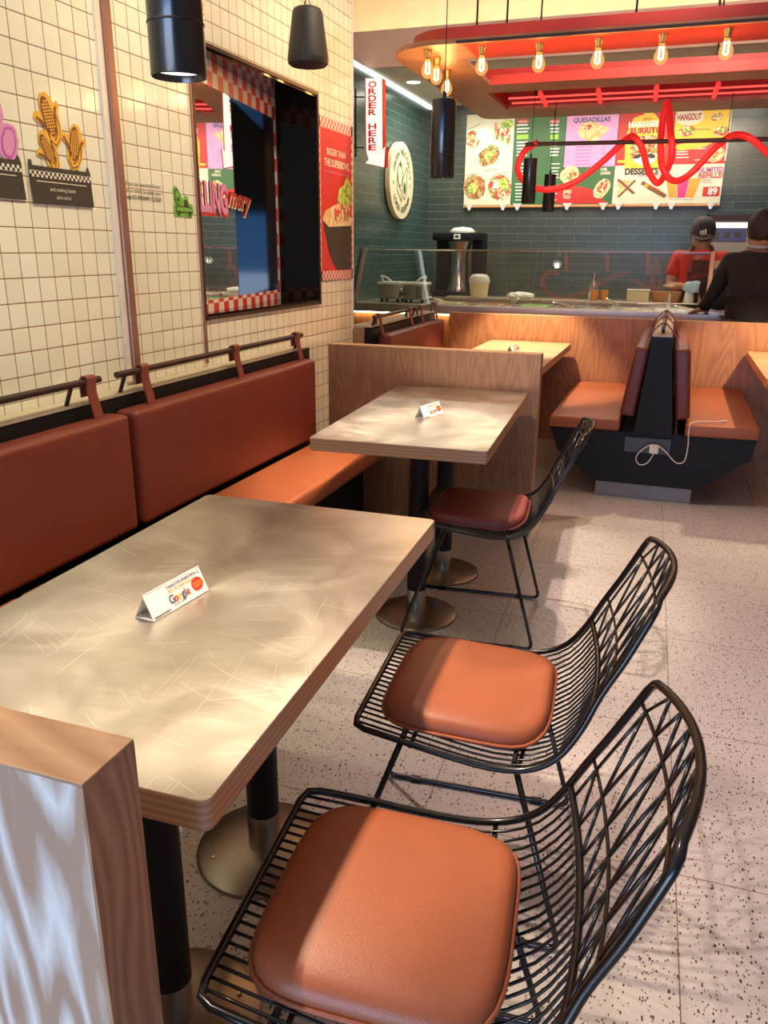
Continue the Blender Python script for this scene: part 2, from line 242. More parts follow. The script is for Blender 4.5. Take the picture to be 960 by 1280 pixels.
def obj(name, bm, mat, parent=None, smooth=False):
    me = bpy.data.meshes.new(name); bmesh.ops.recalc_face_normals(bm, faces=bm.faces[:]); bm.to_mesh(me); bm.free()
    mats = mat if isinstance(mat, (list, tuple)) else [mat]
    for m in mats: me.materials.append(M[m] if isinstance(m, str) else m)
    if smooth:
        for p in me.polygons: p.use_smooth = True
        if smooth == 'auto':
            try: me.set_sharp_from_angle(angle=math.radians(40))
            except Exception: pass
    o = bpy.data.objects.new(name, me); COL.objects.link(o)
    if parent is not None:
        o.parent = parent
    return o
def tag(o, label=None, cat=None, group=None, kind=None):
    for k, v in (('label', label), ('category', cat), ('group', group), ('kind', kind)):
        if v: o[k] = v
    return o
def thing(name, label, cat, loc=(0, 0, 0), rz=0, group=None):
    o = bpy.data.objects.new(name, None); COL.objects.link(o); o.empty_display_size = .05
    o.location = loc; o.rotation_euler = (0, 0, rz); return tag(o, label, cat, group)
def copy_tree(o, parent=None):
    c = o.copy(); COL.objects.link(c)
    if parent is not None: c.parent = parent
    for ch in list(o.children): copy_tree(ch, c)
    return c

def box(bm, x0, x1, y0, y1, z0, z1, bev=0, seg=2, mtx=None, mi=0):
    r = bmesh.ops.create_cube(bm, size=1); vs = r['verts']
    for v in vs: v.co = Vector((x0+(v.co.x+.5)*(x1-x0), y0+(v.co.y+.5)*(y1-y0), z0+(v.co.z+.5)*(z1-z0)))
    if mtx is not None:
        for v in vs: v.co = mtx @ v.co
    fs = set(f for v in vs for f in v.link_faces)
    for f in fs: f.material_index = mi
    if bev:
        es = list(set(e for v in vs for e in v.link_edges))
        bmesh.ops.bevel(bm, geom=es, offset=bev, segments=seg, affect='EDGES', profile=.6, clamp_overlap=True)
def bx(*a, **k):
    bm = bmesh.new(); box(bm, *a, **k); return bm
def cyl(bm, p0, p1, r0, r1=None, n=20, cap=True):
    r1 = r0 if r1 is None else r1; p0 = Vector(p0); p1 = Vector(p1); d = (p1-p0).normalized()
    a = d.orthogonal().normalized(); b = d.cross(a)
    r = [[bm.verts.new(p + (a*math.cos(2*PI*i/n)+b*math.sin(2*PI*i/n))*rr) for i in range(n)] for p, rr in ((p0, r0), (p1, r1))]
    for i in range(n): bm.faces.new((r[0][i], r[0][(i+1) % n], r[1][(i+1) % n], r[1][i]))
    if cap: bm.faces.new(r[0][::-1]); bm.faces.new(r[1])
def lathe(bm, prof, c=(0, 0, 0), n=28, mtx=None):
    rings = []
    for r, z in prof:
        rings.append([bm.verts.new(Vector((c[0]+r*math.cos(2*PI*i/n), c[1]+r*math.sin(2*PI*i/n), c[2]+z))) for i in range(n)] if r > 1e-5 else [bm.verts.new(Vector((c[0], c[1], c[2]+z)))])
    if mtx is not None:
        for rg in rings:
            for v in rg: v.co = mtx @ v.co
    for a, b in zip(rings[:-1], rings[1:]):
        for i in range(n):
            j = (i+1) % n
            if len(a) > 1 and len(b) > 1: bm.faces.new((a[i], a[j], b[j], b[i]))
            elif len(a) > 1: bm.faces.new((a[i], a[j], b[0]))
            elif len(b) > 1: bm.faces.new((a[0], b[j], b[i]))
def tube(bm, pts, r, n=8, closed=False):
    pts = [Vector(p) for p in pts]; m = len(pts); rings = []
    t0 = (pts[1]-pts[0]).normalized(); nrm = t0.orthogonal().normalized()
    for i, p in enumerate(pts):
        if closed: t = (pts[(i+1) % m]-pts[i-1]).normalized()
        else: t = (pts[min(i+1, m-1)]-pts[max(i-1, 0)]).normalized()
        nrm = (nrm - t*nrm.dot(t));
        nrm = nrm.normalized() if nrm.length > 1e-6 else t.orthogonal().normalized()
        b = t.cross(nrm); rings.append([bm.verts.new(p+(nrm*math.cos(2*PI*k/n)+b*math.sin(2*PI*k/n))*r) for k in range(n)])
    for i in range(m-1 + (1 if closed else 0)):
        a, b = rings[i], rings[(i+1) % m]; off = 0
        if closed and i == m-1:
            off = min(range(n), key=lambda o_: (a[0].co-b[o_].co).length)
        for k in range(n): bm.faces.new((a[k], a[(k+1) % n], b[(k+1+off) % n], b[(k+off) % n]))
    if not closed: bm.faces.new(rings[0][::-1]); bm.faces.new(rings[-1])
def smooth_pts(pts, sub=6, closed=False):
    P = [Vector(p) for p in pts]; n = len(P); out = []
    for i in range(n if closed else n-1):
        p1, p2 = P[i], P[(i+1) % n]
        p0 = P[i-1] if (closed or i > 0) else p1*2-p2; p3 = P[(i+2) % n] if (closed or i+2 < n) else p2*2-p1
        for k in range(sub):
            t = k/sub; out.append(.5*((2*p1)+(p2-p0)*t+(2*p0-5*p1+4*p2-p3)*t*t+(3*p1-p0-3*p2+p3)*t**3))
    if not closed: out.append(P[-1])
    return out
def fillet(pts, r, seg=5):
    "polyline with rounded inner corners"
    P = [Vector(p) for p in pts]; out = [P[0]]
    for i in range(1, len(P)-1):
        a = P[i-1]-P[i]; b = P[i+1]-P[i]; q = min(r, a.length*.45, b.length*.45); A = P[i]+a.normalized()*q; B = P[i]+b.normalized()*q
        for k in range(seg+1):
            t = k/seg; out.append(A*(1-t)**2+P[i]*2*t*(1-t)+B*t*t)
    out.append(P[-1]); return out

# flat printed shapes lying in a plane (origin, u, v); n = u x v
class Plane:
    def __init__(s, o, u, v): s.o = Vector(o); s.u = Vector(u).normalized(); s.v = Vector(v).normalized(); s.n = s.u.cross(s.v)
    def p(s, a, b, c=0): return s.o + s.u*a + s.v*b + s.n*c
def poly(bm, pl, pts, z0, z1):
    lo = [bm.verts.new(pl.p(a, b, z0)) for a, b in pts]; hi = [bm.verts.new(pl.p(a, b, z1)) for a, b in pts]
    bm.faces.new(hi); bm.faces.new(lo[::-1]); n = len(pts)
    for i in range(n): bm.faces.new((lo[i], lo[(i+1) % n], hi[(i+1) % n], hi[i]))
KN = {}
def nudge(parent):
    k = parent.name if parent is not None else ''; KN[k] = KN.get(k, 0)+1; return KN[k]*.00004
def shape(name, pl, pts, mat, parent, lift=.001, th=.0008):
    lift += nudge(parent)
    bm = bmesh.new(); poly(bm, pl, pts, lift, lift+th); return obj(name, bm, mat, parent)
def shapes(name, pl, lst, mat, parent, lift=.001, th=.0008):
    lift += nudge(parent)
    bm = bmesh.new()
    for pts in lst: poly(bm, pl, pts, lift, lift+th)
    return obj(name, bm, mat, parent)
def rc(a0, a1, b0, b1): return [(a0, b0), (a1, b0), (a1, b1), (a0, b1)]
def ell(ca, cb, ra, rb, ang=0, n=22, wob=0, seed=0):
    rnd = random.Random(seed); out = []
    for i in range(n):
        t = 2*PI*i/n; k = 1+wob*(rnd.random()-.5); x = ra*k*math.cos(t); y = rb*k*math.sin(t)
        out.append((ca+x*math.cos(ang)-y*math.sin(ang), cb+x*math.sin(ang)+y*math.cos(ang)))
    return out
def text(name, body, pl, a, b, h, mat, parent, width=None, align='CENTER', ang=0, lift=.0018, bold=.0, shear=0):
    lift += nudge(parent)
    cu = bpy.data.curves.new(name, 'FONT'); cu.body = body; cu.size = 1.0; cu.offset = bold; cu.extrude = 0; cu.shear = shear; cu.resolution_u = 3
    cu.align_x = 'LEFT'; to = bpy.data.objects.new('tmp', cu); COL.objects.link(to)
    dg = bpy.context.evaluated_depsgraph_get(); me = bpy.data.meshes.new_from_object(to.evaluated_get(dg)); bpy.data.objects.remove(to)
    if not me.vertices: return None
    xs = [v.co.x for v in me.vertices]; ys = [v.co.y for v in me.vertices]; x0, x1, y0, y1 = min(xs), max(xs), min(ys), max(ys)
    sy = h/.70 if '\n' not in body else h/(y1-y0); sx = sy if width is None else width/(x1-x0)
    ox = {'CENTER': (x0+x1)/2, 'LEFT': x0, 'RIGHT': x1}[align]; oy = .35 if '\n' not in body else (y0+y1)/2
    for v in me.vertices:
        x = (v.co.x-ox)*sx; y = (v.co.y-oy)*sy; x, y = x*math.cos(ang)-y*math.sin(ang), x*math.sin(ang)+y*math.cos(ang)
        v.co = pl.p(a+x, b+y, lift)
    me.materials.clear(); me.materials.append(M[mat]); me.name = name
    o = bpy.data.objects.new(name, me); COL.objects.link(o)
    if parent is not None: o.parent = parent
    return o
def arc_text(name, body, pl, ca, cb, R, h, a0, a1, mat, parent, inside=False, lift=.0018):
    "letters set round a circle, joined into one mesh"
    bm = bmesh.new(); n = len(body)
    for i, ch in enumerate(body):
        if ch == ' ': continue
        t = math.radians(a0+(a1-a0)*i/(n-1)); o = text('t', ch, pl, ca+R*math.cos(t), cb+R*math.sin(t), h, mat, None, ang=(t+PI/2 if inside else t-PI/2), lift=lift, bold=.02)
        bm.from_mesh(o.data); bpy.data.objects.remove(o)
    return obj(name, bm, mat, parent)

# ================================================================== the setting
WX = -1.85      # face of the tiled wall
TX, BY = -2.66, 8.95   # kitchen side wall, back wall
def struct(name, bm, mat, parent=None, label=None):
    o = obj(name, bm, mat, parent)
    if parent is None: o['kind'] = 'structure'
    if label: o['label'] = label
    return o
struct('floor', bx(-2.75, 3.4, -4.6, 9.05, -.06, 0), 'floor')
NY0, NY1, NZ0, NZ1 = 2.98, 4.158, 1.12, 2.15          # mirror niche opening
bm = bmesh.new()
box(bm, WX-.3, WX, -4.6, NY0, 0, 3.5); box(bm, WX-.3, WX, NY1, 4.665, 0, 3.5)
box(bm, WX-.3, WX, NY0, NY1, 0, NZ0); box(bm, WX-.3, WX, NY0, NY1, NZ1, 3.5)
struct('wall_left', bm, 'tile')
struct('wall_return', bx(-2.75, WX-.301, 4.585, 4.665, 0, 3.5), 'tile')
struct('wall_kitchen_side', bx(TX-.09, TX, 4.666, BY, 0, 2.84), 'teal_y')
struct('wall_back', bx(-2.75, 3.3, BY, BY+.1, 0, 2.84), 'teal_x')
struct('wall_right', bx(3.3, 3.4, -4.6, 9.05, 0, 3.56), plain('painted_side_wall', (.55, .36, .26), .7))
struct('wall_cove', bx(-3.5, 3.3, 7.62, 7.7, 2.9, 3.9), 'cove')
struct('ceiling', bx(-2.75, 3.4, -4.6, 7.0, 3.5, 3.56), 'ceiling')
struct('ceiling_cove', bx(-3.5, 3.4, 7.0, 7.75, 3.9, 3.94), 'cove')
struct('wall_bulkhead', bx(-3.5, 3.3, 7.0, 7.05, 2.84, 3.115), 'bulkhead')
struct('ceiling_kitchen', bx(-3.5, 3.3, 7.051, BY+.1, 2.84, 2.88), 'kceil')
struct('trim_1', bx(WX-.002, WX+.022, 2.448, 2.486, .93, 3.5, bev=.004), 'trim')
struct('trim_2', bx(WX, WX+.010, 2.418, 2.446, .93, 3.5), plain('trim_tile', (.80, .70, .58), .2))
struct('trim_3', bx(WX, WX+.008, 2.958, 2.976, .93, 3.5), 'trim')
struct('trim_4', bx(WX-.001, WX+.006, 4.655, 4.667, .93, 3.5), 'white')
struct('trim_5', bx(TX+.001, TX+.03, 4.7, BY-.001, 2.812, 2.838), 'dlens')      # lit slot along the top of the kitchen side wall
# window-like opening on the back wall with a lit room beyond
wn = struct('window_1', bx(.22, .245, BY-.03, BY-.001, 1.18, 1.755), 'frame')
bm = bmesh.new(); box(bm, .22, 1.6, BY-.03, BY-.001, 1.70, 1.755); obj('window_frame', bm, 'frame', wn)
bm = bmesh.new(); box(bm, .245, 1.6, BY-.006, BY-.001, 1.18, 1.70); obj('opening', bm, plain('back_room', (.30, .27, .24), .7), wn)
obj('lit_ceiling', bx(.26, .62, BY-.012, BY-.006, 1.635, 1.685), 'kitchenglow', wn)
obj('notice_board', bx(.27, .61, BY-.012, BY-.006, 1.51, 1.63), 'blueposter', wn)
bm = bmesh.new()
for k in range(3): box(bm, .30+k*.10, .36+k*.10, BY-.014, BY-.012, 1.53+.01*k, 1.60)
obj('notice', bm, 'greytext', wn)

# ------------------------------------------------------------------ mirror niche
t = thing('mirror', 'large mirror with red and white checked border inside a black niche', 'mirror', (0, 0, 0))
mA = Vector((WX-.035, NY0+.006, NZ0)); mB = Vector((WX-.232, NY1-.006, NZ0)); mu = (mB-mA); W = mu.length; H = NZ1-NZ0
mp_ = Plane(mA, mu, (0, 0, 1))        # n points into the room
if mp_.n.x < 0: mp_.n = -mp_.n
shape('backing', mp_, rc(0, W, .004, H-.004), 'glossblack', t, -.012, .011)
shape('mirror_glass', mp_, rc(.004, W-.045, .062, H-.11), 'mirror', t, 0, .003)
bm = bmesh.new()
for q in (rc(0, W, .0, .062), rc(0, W, H-.11, H-.004), rc(W-.045, W, .062, H-.11)): poly(bm, mp_, q, 0, .004)
obj('checked_border', bm, 'check', t)
bm = bmesh.new()
box(bm, WX-.24, WX+.004, NY1-.012, NY1-.001, NZ0+.001, NZ1-.001); box(bm, WX-.24, WX+.004, NY0+.001, NY1-.012, NZ1-.012, NZ1-.001)
box(bm, WX-.24, WX+.004, NY0+.001, NY1-.012, NZ0+.001, NZ0+.012)
obj('reveal', bm, 'glossblack', t)
bm = bmesh.new()
for a in ((NY0-.01, NY1+.012, NZ1-.001, NZ1+.014), (NY0-.01, NY1+.012, NZ0-.012, NZ0+.001), (NY1-.001, NY1+.012, NZ0, NZ1), (NY0-.012, NY0+.001, NZ0-.012, NZ1+.014)): box(bm, WX+.0005, WX+.010, *a)
obj('niche_frame', bm, 'frame', t)
text('lettering', 'LLING', mp_, .23, .485, .115, 'mauve', t, width=.33, bold=.04, lift=.006)
text('lettering', 'LLING', mp_, .238, .475, .115, 'red', t, width=.33, bold=.06, lift=.0045)
text('script_lettering', 'mery', mp_, .56, .50, .085, 'redpaint', t, width=.32, bold=.03, shear=.5, lift=.006, ang=-.05)
text('script_lettering', 'mery', mp_, .566, .492, .085, 'cream', t, width=.32, bold=.035, shear=.5, lift=.0045, ang=-.05)

# ------------------------------------------------------------------ pictures and lettering on the tiled wall
WP = Plane((WX+.001, 0, 0), (0, 1, 0), (0, 0, 1))
def cob(t, a, b, s, ang, nm='corn_cob', big=True):
    def R(pts): return [(a+(x*math.cos(ang)-y*math.sin(ang))*s, b+(x*math.sin(ang)+y*math.cos(ang))*s) for x, y in pts]
    shape('husk_halo', WP, R([(-.0, -1.0), (.42, -.75), (.62, -.2), (.60, .35), (.78, .62), (.72, .85), (.45, .75), (.38, 1.0), (.1, 1.25), (-.25, 1.2), (-.42, .9), (-.45, .55), (-.85, .55), (-.98, .35), (-.8, .15), (-.5, .05), (-.45, -.5)]), 'corn', t, .001)
    shape('husk_outline', WP, R([(.0, -.9), (.35, -.68), (.52, -.2), (.46, .40), (.62, .68), (.40, .60), (.30, .1), (.24, -.4), (.0, -.65), (-.25, -.1), (-.5, .2), (-.8, .38), (-.85, .30), (-.6, .1), (-.32, -.3), (-.28, -.6)]), 'brown', t, .0018)
    shape('husk_leaf', WP, R([(.0, -.84), (.32, -.62), (.46, -.2), (.38, .2), (.30, -.4), (.02, -.72), (-.2, -.3), (-.25, -.58)]), 'corn', t, .0026)
    shape(nm, WP, R(ell(-.05, .30, .34, .80, .12)), 'brown', t, .0026)
    dots = []
    for i in range(-3, 9):
        for j in (-1.5, -.5, .5, 1.5):
            x = -.05+j*.145; y = .22+(i-2.6)*.125
            if ((x+.05)/.30)**2+((y-.30)/.74)**2 < 1: dots.append(R(ell(x-.0, y, .055, .048, 0, 8)))
    shapes('kernels', WP, dots, 'corn', t, .0034)
def crate(label, y0, y1, z0, z1, lines):
    t = thing('crate_sticker', label, 'wall sticker', (0, 0, 0)); Wd = y1-y0; Hh = z1-z0
    shape('crate', WP, [(y0+.008, z0), (y1-.0, z0), (y1-.004, z0+Hh*.55), (y1-.004, z1-.01), (y1-.012, z1+.008), (y1-.02, z1+.008), (y1-.022, z1-.005), (y0+.02, z1-.005), (y0+.018, z1+.01), (y0+.006, z1+.01), (y0+.006, z1-.01), (y0+.004, z0+Hh*.55)], 'dark', t, .0042)
    shape('checked_band', WP, rc(y0+.006, y1-.006, z1-.037, z1-.018), 'check_k', t, .0052)
    shape('slot', WP, rc(y0+.03, y1-.03, z1-.049, z1-.0465), 'cream', t, .0052)
    for k, s in enumerate(lines): text('lettering', s, WP, (y0+y1)/2, z0+.044-k*.022, .0115, 'cream', t, lift=.0056)
    return t
t = crate('black crate sticker holding three yellow corn cobs on cream tiled wall', 2.045, 2.328, 1.522, 1.633, ['and sowing beans', 'and corns'])
cob(t, 2.168, 1.752, .070, .22); cob(t, 2.262, 1.688, .064, -.30); cob(t, 2.150, 1.665, .056, .45)
t = crate('black crate sticker with purple vegetables at left edge of tiled wall', 1.745, 2.025, 1.528, 1.640, ['the spiciest', '      burritos'])
for a, b, s, g in ((1.985, 1.68, .05, -.3), (1.93, 1.76, .06, .2), (1.86, 1.69, .055, .1)):
    shape('vegetable', WP, ell(a, b, s*.75, s*1.1, g, 20, .15, int(a*100)), 'mauve', t, .001)
    shape('vegetable_outline', WP, ell(a, b, s*.55, s*.9, g, 20, .1, 3), 'purple', t, .0018)
    shape('vegetable_middle', WP, ell(a, b, s*.42, s*.74, g, 20, .1, 3), 'mauve', t, .0026)
t = thing('wall_lettering', 'three lines of small dark lettering on tiles between trim and green sticker', 'lettering')
for k, (s, wd) in enumerate((('all on our partner farms', .215), ('across India to make your', .225), ("meal SO FRESHIN' GOOD!", .215))):
    text('line_of_text', s, WP, 2.612, 1.612-k*.0225-.0, .014, 'greytext', t, width=wd, bold=.012 if k == 2 else 0, lift=.001)
t = thing('avocado_sticker', 'small green avocado and truck sticker left of the mirror', 'wall sticker')
shape('halo', WP, [(2.800, 1.615), (2.822, 1.624), (2.846, 1.60), (2.862, 1.575), (2.878, 1.592), (2.90, 1.588), (2.902, 1.566), (2.930, 1.560), (2.936, 1.53), (2.92, 1.512), (2.80, 1.514), (2.796, 1.545), (2.806, 1.565)], 'greensticker', t, .001)
shape('avocado_outline', WP, ell(2.826, 1.583, .017, .030, .2), 'dark', t, .0018); shape('avocado_flesh', WP, ell(2.826, 1.582, .013, .025, .2), 'greensticker', t, .0026)
shape('avocado_stone', WP, ell(2.827, 1.575, .006, .009), 'dark', t, .0034)
shape('truck_outline', WP, [(2.81, 1.552), (2.868, 1.552), (2.872, 1.575), (2.892, 1.575), (2.90, 1.552), (2.925, 1.548), (2.925, 1.528), (2.81, 1.528)], 'dark', t, .0018)
shape('truck_body', WP, [(2.815, 1.548), (2.872, 1.548), (2.922, 1.545), (2.922, 1.532), (2.815, 1.532)], 'greensticker', t, .0026)
for a in (2.83, 2.905): shape('wheel', WP, ell(a, 1.526, .009, .009), 'dark', t, .0034)

t = thing('poster', 'tall red poster of a burrito bowl at the end of the tiled wall', 'poster', (0, 0, 0))
PY0, PY1, PZ0, PZ1 = 4.172, 4.652, 1.232, 2.062
shape('sheet', WP, rc(PY0, PY1, PZ0, PZ1), 'red', t, .001, .003)
bm = bmesh.new()
for q in (rc(PY0, PY1, PZ1-.052, PZ1), rc(PY0, PY1, PZ0, PZ0+.05), rc(PY0, PY0+.02, PZ0, PZ1), rc(PY1-.02, PY1, PZ0, PZ1)): poly(bm, WP, q, .0042, .005)
obj('checked_edge', bm, 'check_s', t)
yc = (PY0+PY1)/2
text('headline', 'BIGGER THAN', WP, yc, 1.90, .032, 'cream', t, width=.27, bold=.02, lift=.0052); text('headline', 'THE SUPERBOWL', WP, yc+.01, 1.845, .036, 'cream', t, width=.36, bold=.03, lift=.0052)
text('small_print', 'more filling than anything on the field', WP, yc, 1.80, .011, 'pink', t, width=.34, lift=.0052)
shape('bowl', WP, [(PY0+.045, 1.535), (PY0+.12, 1.39), (PY0+.17, 1.33), (PY0+.24, 1.285), (PY1-.02, 1.285), (PY1-.02, 1.545), (PY0+.2, 1.52)], 'dark', t, .0052)
shape('rice', WP, [(PY0+.03, 1.55), (PY0+.12, 1.515), (PY1-.02, 1.53), (PY1-.02, 1.60), (PY0+.2, 1.63), (PY0+.08, 1.60)], 'food_c', t, .0056)
shape('filling', WP, ell(yc+.09, 1.61, .15, .065, .1, 26, .25, 4), 'food_d', t, .0064); shape('guacamole', WP, [(yc+.0, 1.66), (yc+.03, 1.72), (yc+.10, 1.745), (yc+.15, 1.80), (yc+.19, 1.76), (PY1-.02, 1.74), (PY1-.02, 1.66), (yc+.12, 1.63)], 'food_b', t, .0072)

# ------------------------------------------------------------------ benches along the tiled wall
def cushion_bm(x0, x1, y0, y1, z0, z1, r=.022, mtx=None):
    bm = bmesh.new(); box(bm, x0, x1, y0, y1, z0, z1, bev=r, seg=4, mtx=mtx); return bm
XR = WX+.095     # rail
t = thing('wall_bench', 'long wall bench with rust leather cushions beside the two steel tables', 'bench', (0, 0, 0))
obj('backing', bx(WX+.002, WX+.075, -.6, 3.855, .0, .905), 'black', t)
obj('ledge', bx(WX+.002, WX+.078, -.6, 3.855, .9055, .916, bev=.002), 'ledge', t)
obj('base', bx(WX+.076, -1.47, -.6, 3.855, .0, .365), 'black', t)
for a, b in ((-.5, .90), (.93, 2.20), (2.235, 3.73)):
    c = obj('back_cushion', cushion_bm(WX+.076, WX+.17, a, b, .455, .865, .024), 'leather_back', t, True)
for a, b in ((-.5, 1.60), (1.605, 3.845)): obj('seat_cushion', cushion_bm(WX+.18, -1.325, a, b, .366, .452, .02), 'leather', t, True)
def strap_bm(y, x_r, z_r, z_c, x_c, wd=.042):
    "leather band looped over the rail and down behind the cushion front"
    prof = [(x_r-.016, z_r-.05), (x_r-.017, z_r), (x_r-.010, z_r+.014), (x_r, z_r+.018), (x_r+.012, z_r+.012), (x_c-.02, z_r-.03), (x_c-.004, z_c+.02), (x_c-.0, z_c-.004)]
    bm = bmesh.new(); P = smooth_pts([(a, 0, b) for a, b in prof], 4); L_ = []
    for i, p in enumerate(P):
        d = (P[min(i+1, len(P)-1)]-P[max(i-1, 0)]).normalized(); nn = Vector((-d.z, 0, d.x))*.0025
        L_.append([bm.verts.new(Vector((q.x, y+s, q.z))) for q, s in ((p+nn, -wd/2), (p+nn, wd/2), (p-nn, wd/2), (p-nn, -wd/2))])
    for a, b in zip(L_[:-1], L_[1:]):
        for k in range(4): bm.faces.new((a[k], a[(k+1) % 4], b[(k+1) % 4], b[k]))
    bm.faces.new(L_[0]); bm.faces.new(L_[-1][::-1]); return bm
for y0, y1, st, bk in ((-.4, 2.155, (.5, 1.25, 2.10), (.3, 2.02)), (2.245, 3.72, (2.39, 3.045, 3.655), (2.29, 3.69))):
    bm = bmesh.new(); cyl(bm, (XR, y0, .984), (XR, y1, .984), .0115, n=14); rl = obj('back_rail', bm, 'rail', t, 'auto')
    for yb in bk:
        bm = bmesh.new(); cyl(bm, (XR, yb, .98), (XR-.03, yb, .91), .007, n=10); obj('rail_bracket', bm, 'rail', rl)
    for ys in st: obj('strap', strap_bm(ys, XR, .984, .862, WX+.125), 'strap', t, 'auto')

t = thing('wall_bench', 'far wall bench with red cushion in the corner booth before the counter', 'bench', (0, 0, 0))
obj('backing', bx(WX+.066, WX+.11, 4.70, 6.14, 0, .93), 'black', t); obj('end_panel', bx(WX-.03, WX+.065, 4.685, 6.14, 0, .938), 'endwood', t)
obj('ledge', bx(WX-.03, WX+.11, 4.70, 6.14, .9385, .947), 'ledge', t); obj('base', bx(WX+.111, -1.45, 4.72, 6.14, 0, .38), 'black', t)
obj('back_cushion', cushion_bm(WX+.111, WX+.20, 4.80, 6.10, .47, .89, .025), 'leather_back', t, True)
obj('seat_cushion', cushion_bm(WX+.205, -1.33, 4.75, 6.12, .381, .465, .02), 'leather', t, True)
for y0, y1, st in ((4.72, 5.50, (4.80, 5.42)), (5.55, 6.12, (5.68, 6.05))):
    bm = bmesh.new(); cyl(bm, (WX+.12, y0, 1.0), (WX+.12, y1, 1.0), .0115, n=12); rl = obj('back_rail', bm, 'rail', t, 'auto')
    bm = bmesh.new(); cyl(bm, (WX+.12, y0+.03, 1.0), (WX+.09, y0+.03, .93), .008, n=8); obj('rail_bracket', bm, 'rail', rl)
    for ys in st: obj('strap', strap_bm(ys, WX+.12, 1.0, .885, WX+.155), 'strap', t, 'auto')

# ------------------------------------------------------------------ plywood partitions
def partition(label, x0, x1, y0, y1, h, face, floor_z=0):
    t = thing('partition', label, 'partition', ((x0+x1)/2, (y0+y1)/2, 0))
    cx, cy = (x0+x1)/2, (y0+y1)/2
    obj('panel', bx(x0-cx, x1-cx-.004, y0-cy, y1-cy, 0, h-.004), face, t)
    obj('top_cap', bx(x0-cx, x1-cx, y0-cy-.0005, y1-cy+.0005, h-.0038, h, bev=.001), 'topwood', t)
    obj('end_cap', bx(x1-cx-.0038, x1-cx, y0-cy-.0005, y1-cy+.0005, 0, h-.004), 'endwood', t); return t
partition('daylit plywood partition in the near left corner below the steel table', -1.68, -.461, .486, .562, .93, 'pale')
partition('knotty plywood partition behind the second steel table', WX+.18, -.562, 3.862, 3.935, .93, 'wood')
t = partition('long reddish plywood partition in front of the serving counter', -1.63, 1.9, 6.15, 6.21, .94, 'redwood')

# ------------------------------------------------------------------ tables
def table(label, cx, cy, rz, W_, D_, legs, edge='ply', top='steel_top', loc_z=.75):
    t = thing('dining_table', label, 'table', (cx, cy, 0), rz)
    bm = bmesh.new(); pts = []
    for sx, sy in ((1, -1), (1, 1), (-1, 1), (-1, -1)):
        for k in range(5):
            a = {(1, -1): -PI/2, (1, 1): 0, (-1, 1): PI/2, (-1, -1): PI}[(sx, sy)]+k/4*PI/2
            pts.append((sx*(W_/2-.014)+.014*math.cos(a), sy*(D_/2-.014)+.014*math.sin(a)))
    pl = Plane((0, 0, 0), (1, 0, 0), (0, 1, 0))
    poly(bm, pl, pts, loc_z-.046, loc_z-.0013); obj('tabletop', bm, edge, t)
    bm = bmesh.new(); poly(bm, pl, [(x*.9985, y*.999) for x, y in pts], loc_z-.0013, loc_z); obj('steel_sheet' if top == 'steel_top' else 'veneer', bm, top, t)
    for lx, ly in legs:
        bm = bmesh.new(); cyl(bm, (lx, ly, .115), (lx, ly, loc_z-.052), .038, n=28); lg = obj('leg', bm, 'black', t, 'auto')
        bm = bmesh.new(); cyl(bm, (lx, ly, .02), (lx, ly, .116), .0385, n=28); obj('sleeve', bm, 'chrome', lg, 'auto')
        bm = bmesh.new(); lathe(bm, [(0, .022), (.04, .022), (.155, .014), (.163, .009), (.164, 0), (0, 0)], (lx, ly, 0), 40); obj('base_plate', bm, 'brushed', lg, 'auto')
        bm = bmesh.new(); box(bm, lx-.12, lx+.12, ly-.03, ly+.03, loc_z-.052, loc_z-.0465); obj('bracket', bm, 'black', lg)
        bm = bmesh.new()
        for a in range(4): lathe(bm, [(0, .0205), (.005, .020), (.005, .015)], (lx+.125*math.cos(a*PI/2+.7), ly+.125*math.sin(a*PI/2+.7), -.0015), 8)
        obj('bolt', bm, 'chrome', lg)
    return t
def local(p, c, rz): dx, dy = p[0]-c[0], p[1]-c[1]; return (dx*math.cos(rz)+dy*math.sin(rz), -dx*math.sin(rz)+dy*math.cos(rz))
c1, r1 = (-.812, 1.257), math.radians(1.7)
table('near steel topped table with scratches, beside the two front wire chairs', *c1, r1, .65, 1.143, [local(q, c1, r1) for q in ((-.79, 1.40), (-.735, .93))])
c2, r2 = (-.895, 3.19), math.radians(3.2)
table('second steel topped table in front of the knotty partition', *c2, r2, .65, 1.24, [local(q, c2, r2) for q in ((-.835, 2.79), (-.852, 3.254))])
table('booth table with pale wood top in front of the far wall bench', -.975, 5.38, 0, .60, 1.46, [(0, -.25), (0, .3)], 'topwood', 'topwood')
table('booth table with orange wood edge at right frame edge', .90, 5.45, 0, .74, 1.36, [(0, -.25), (0, .3)], 'orangewood', 'topwood')

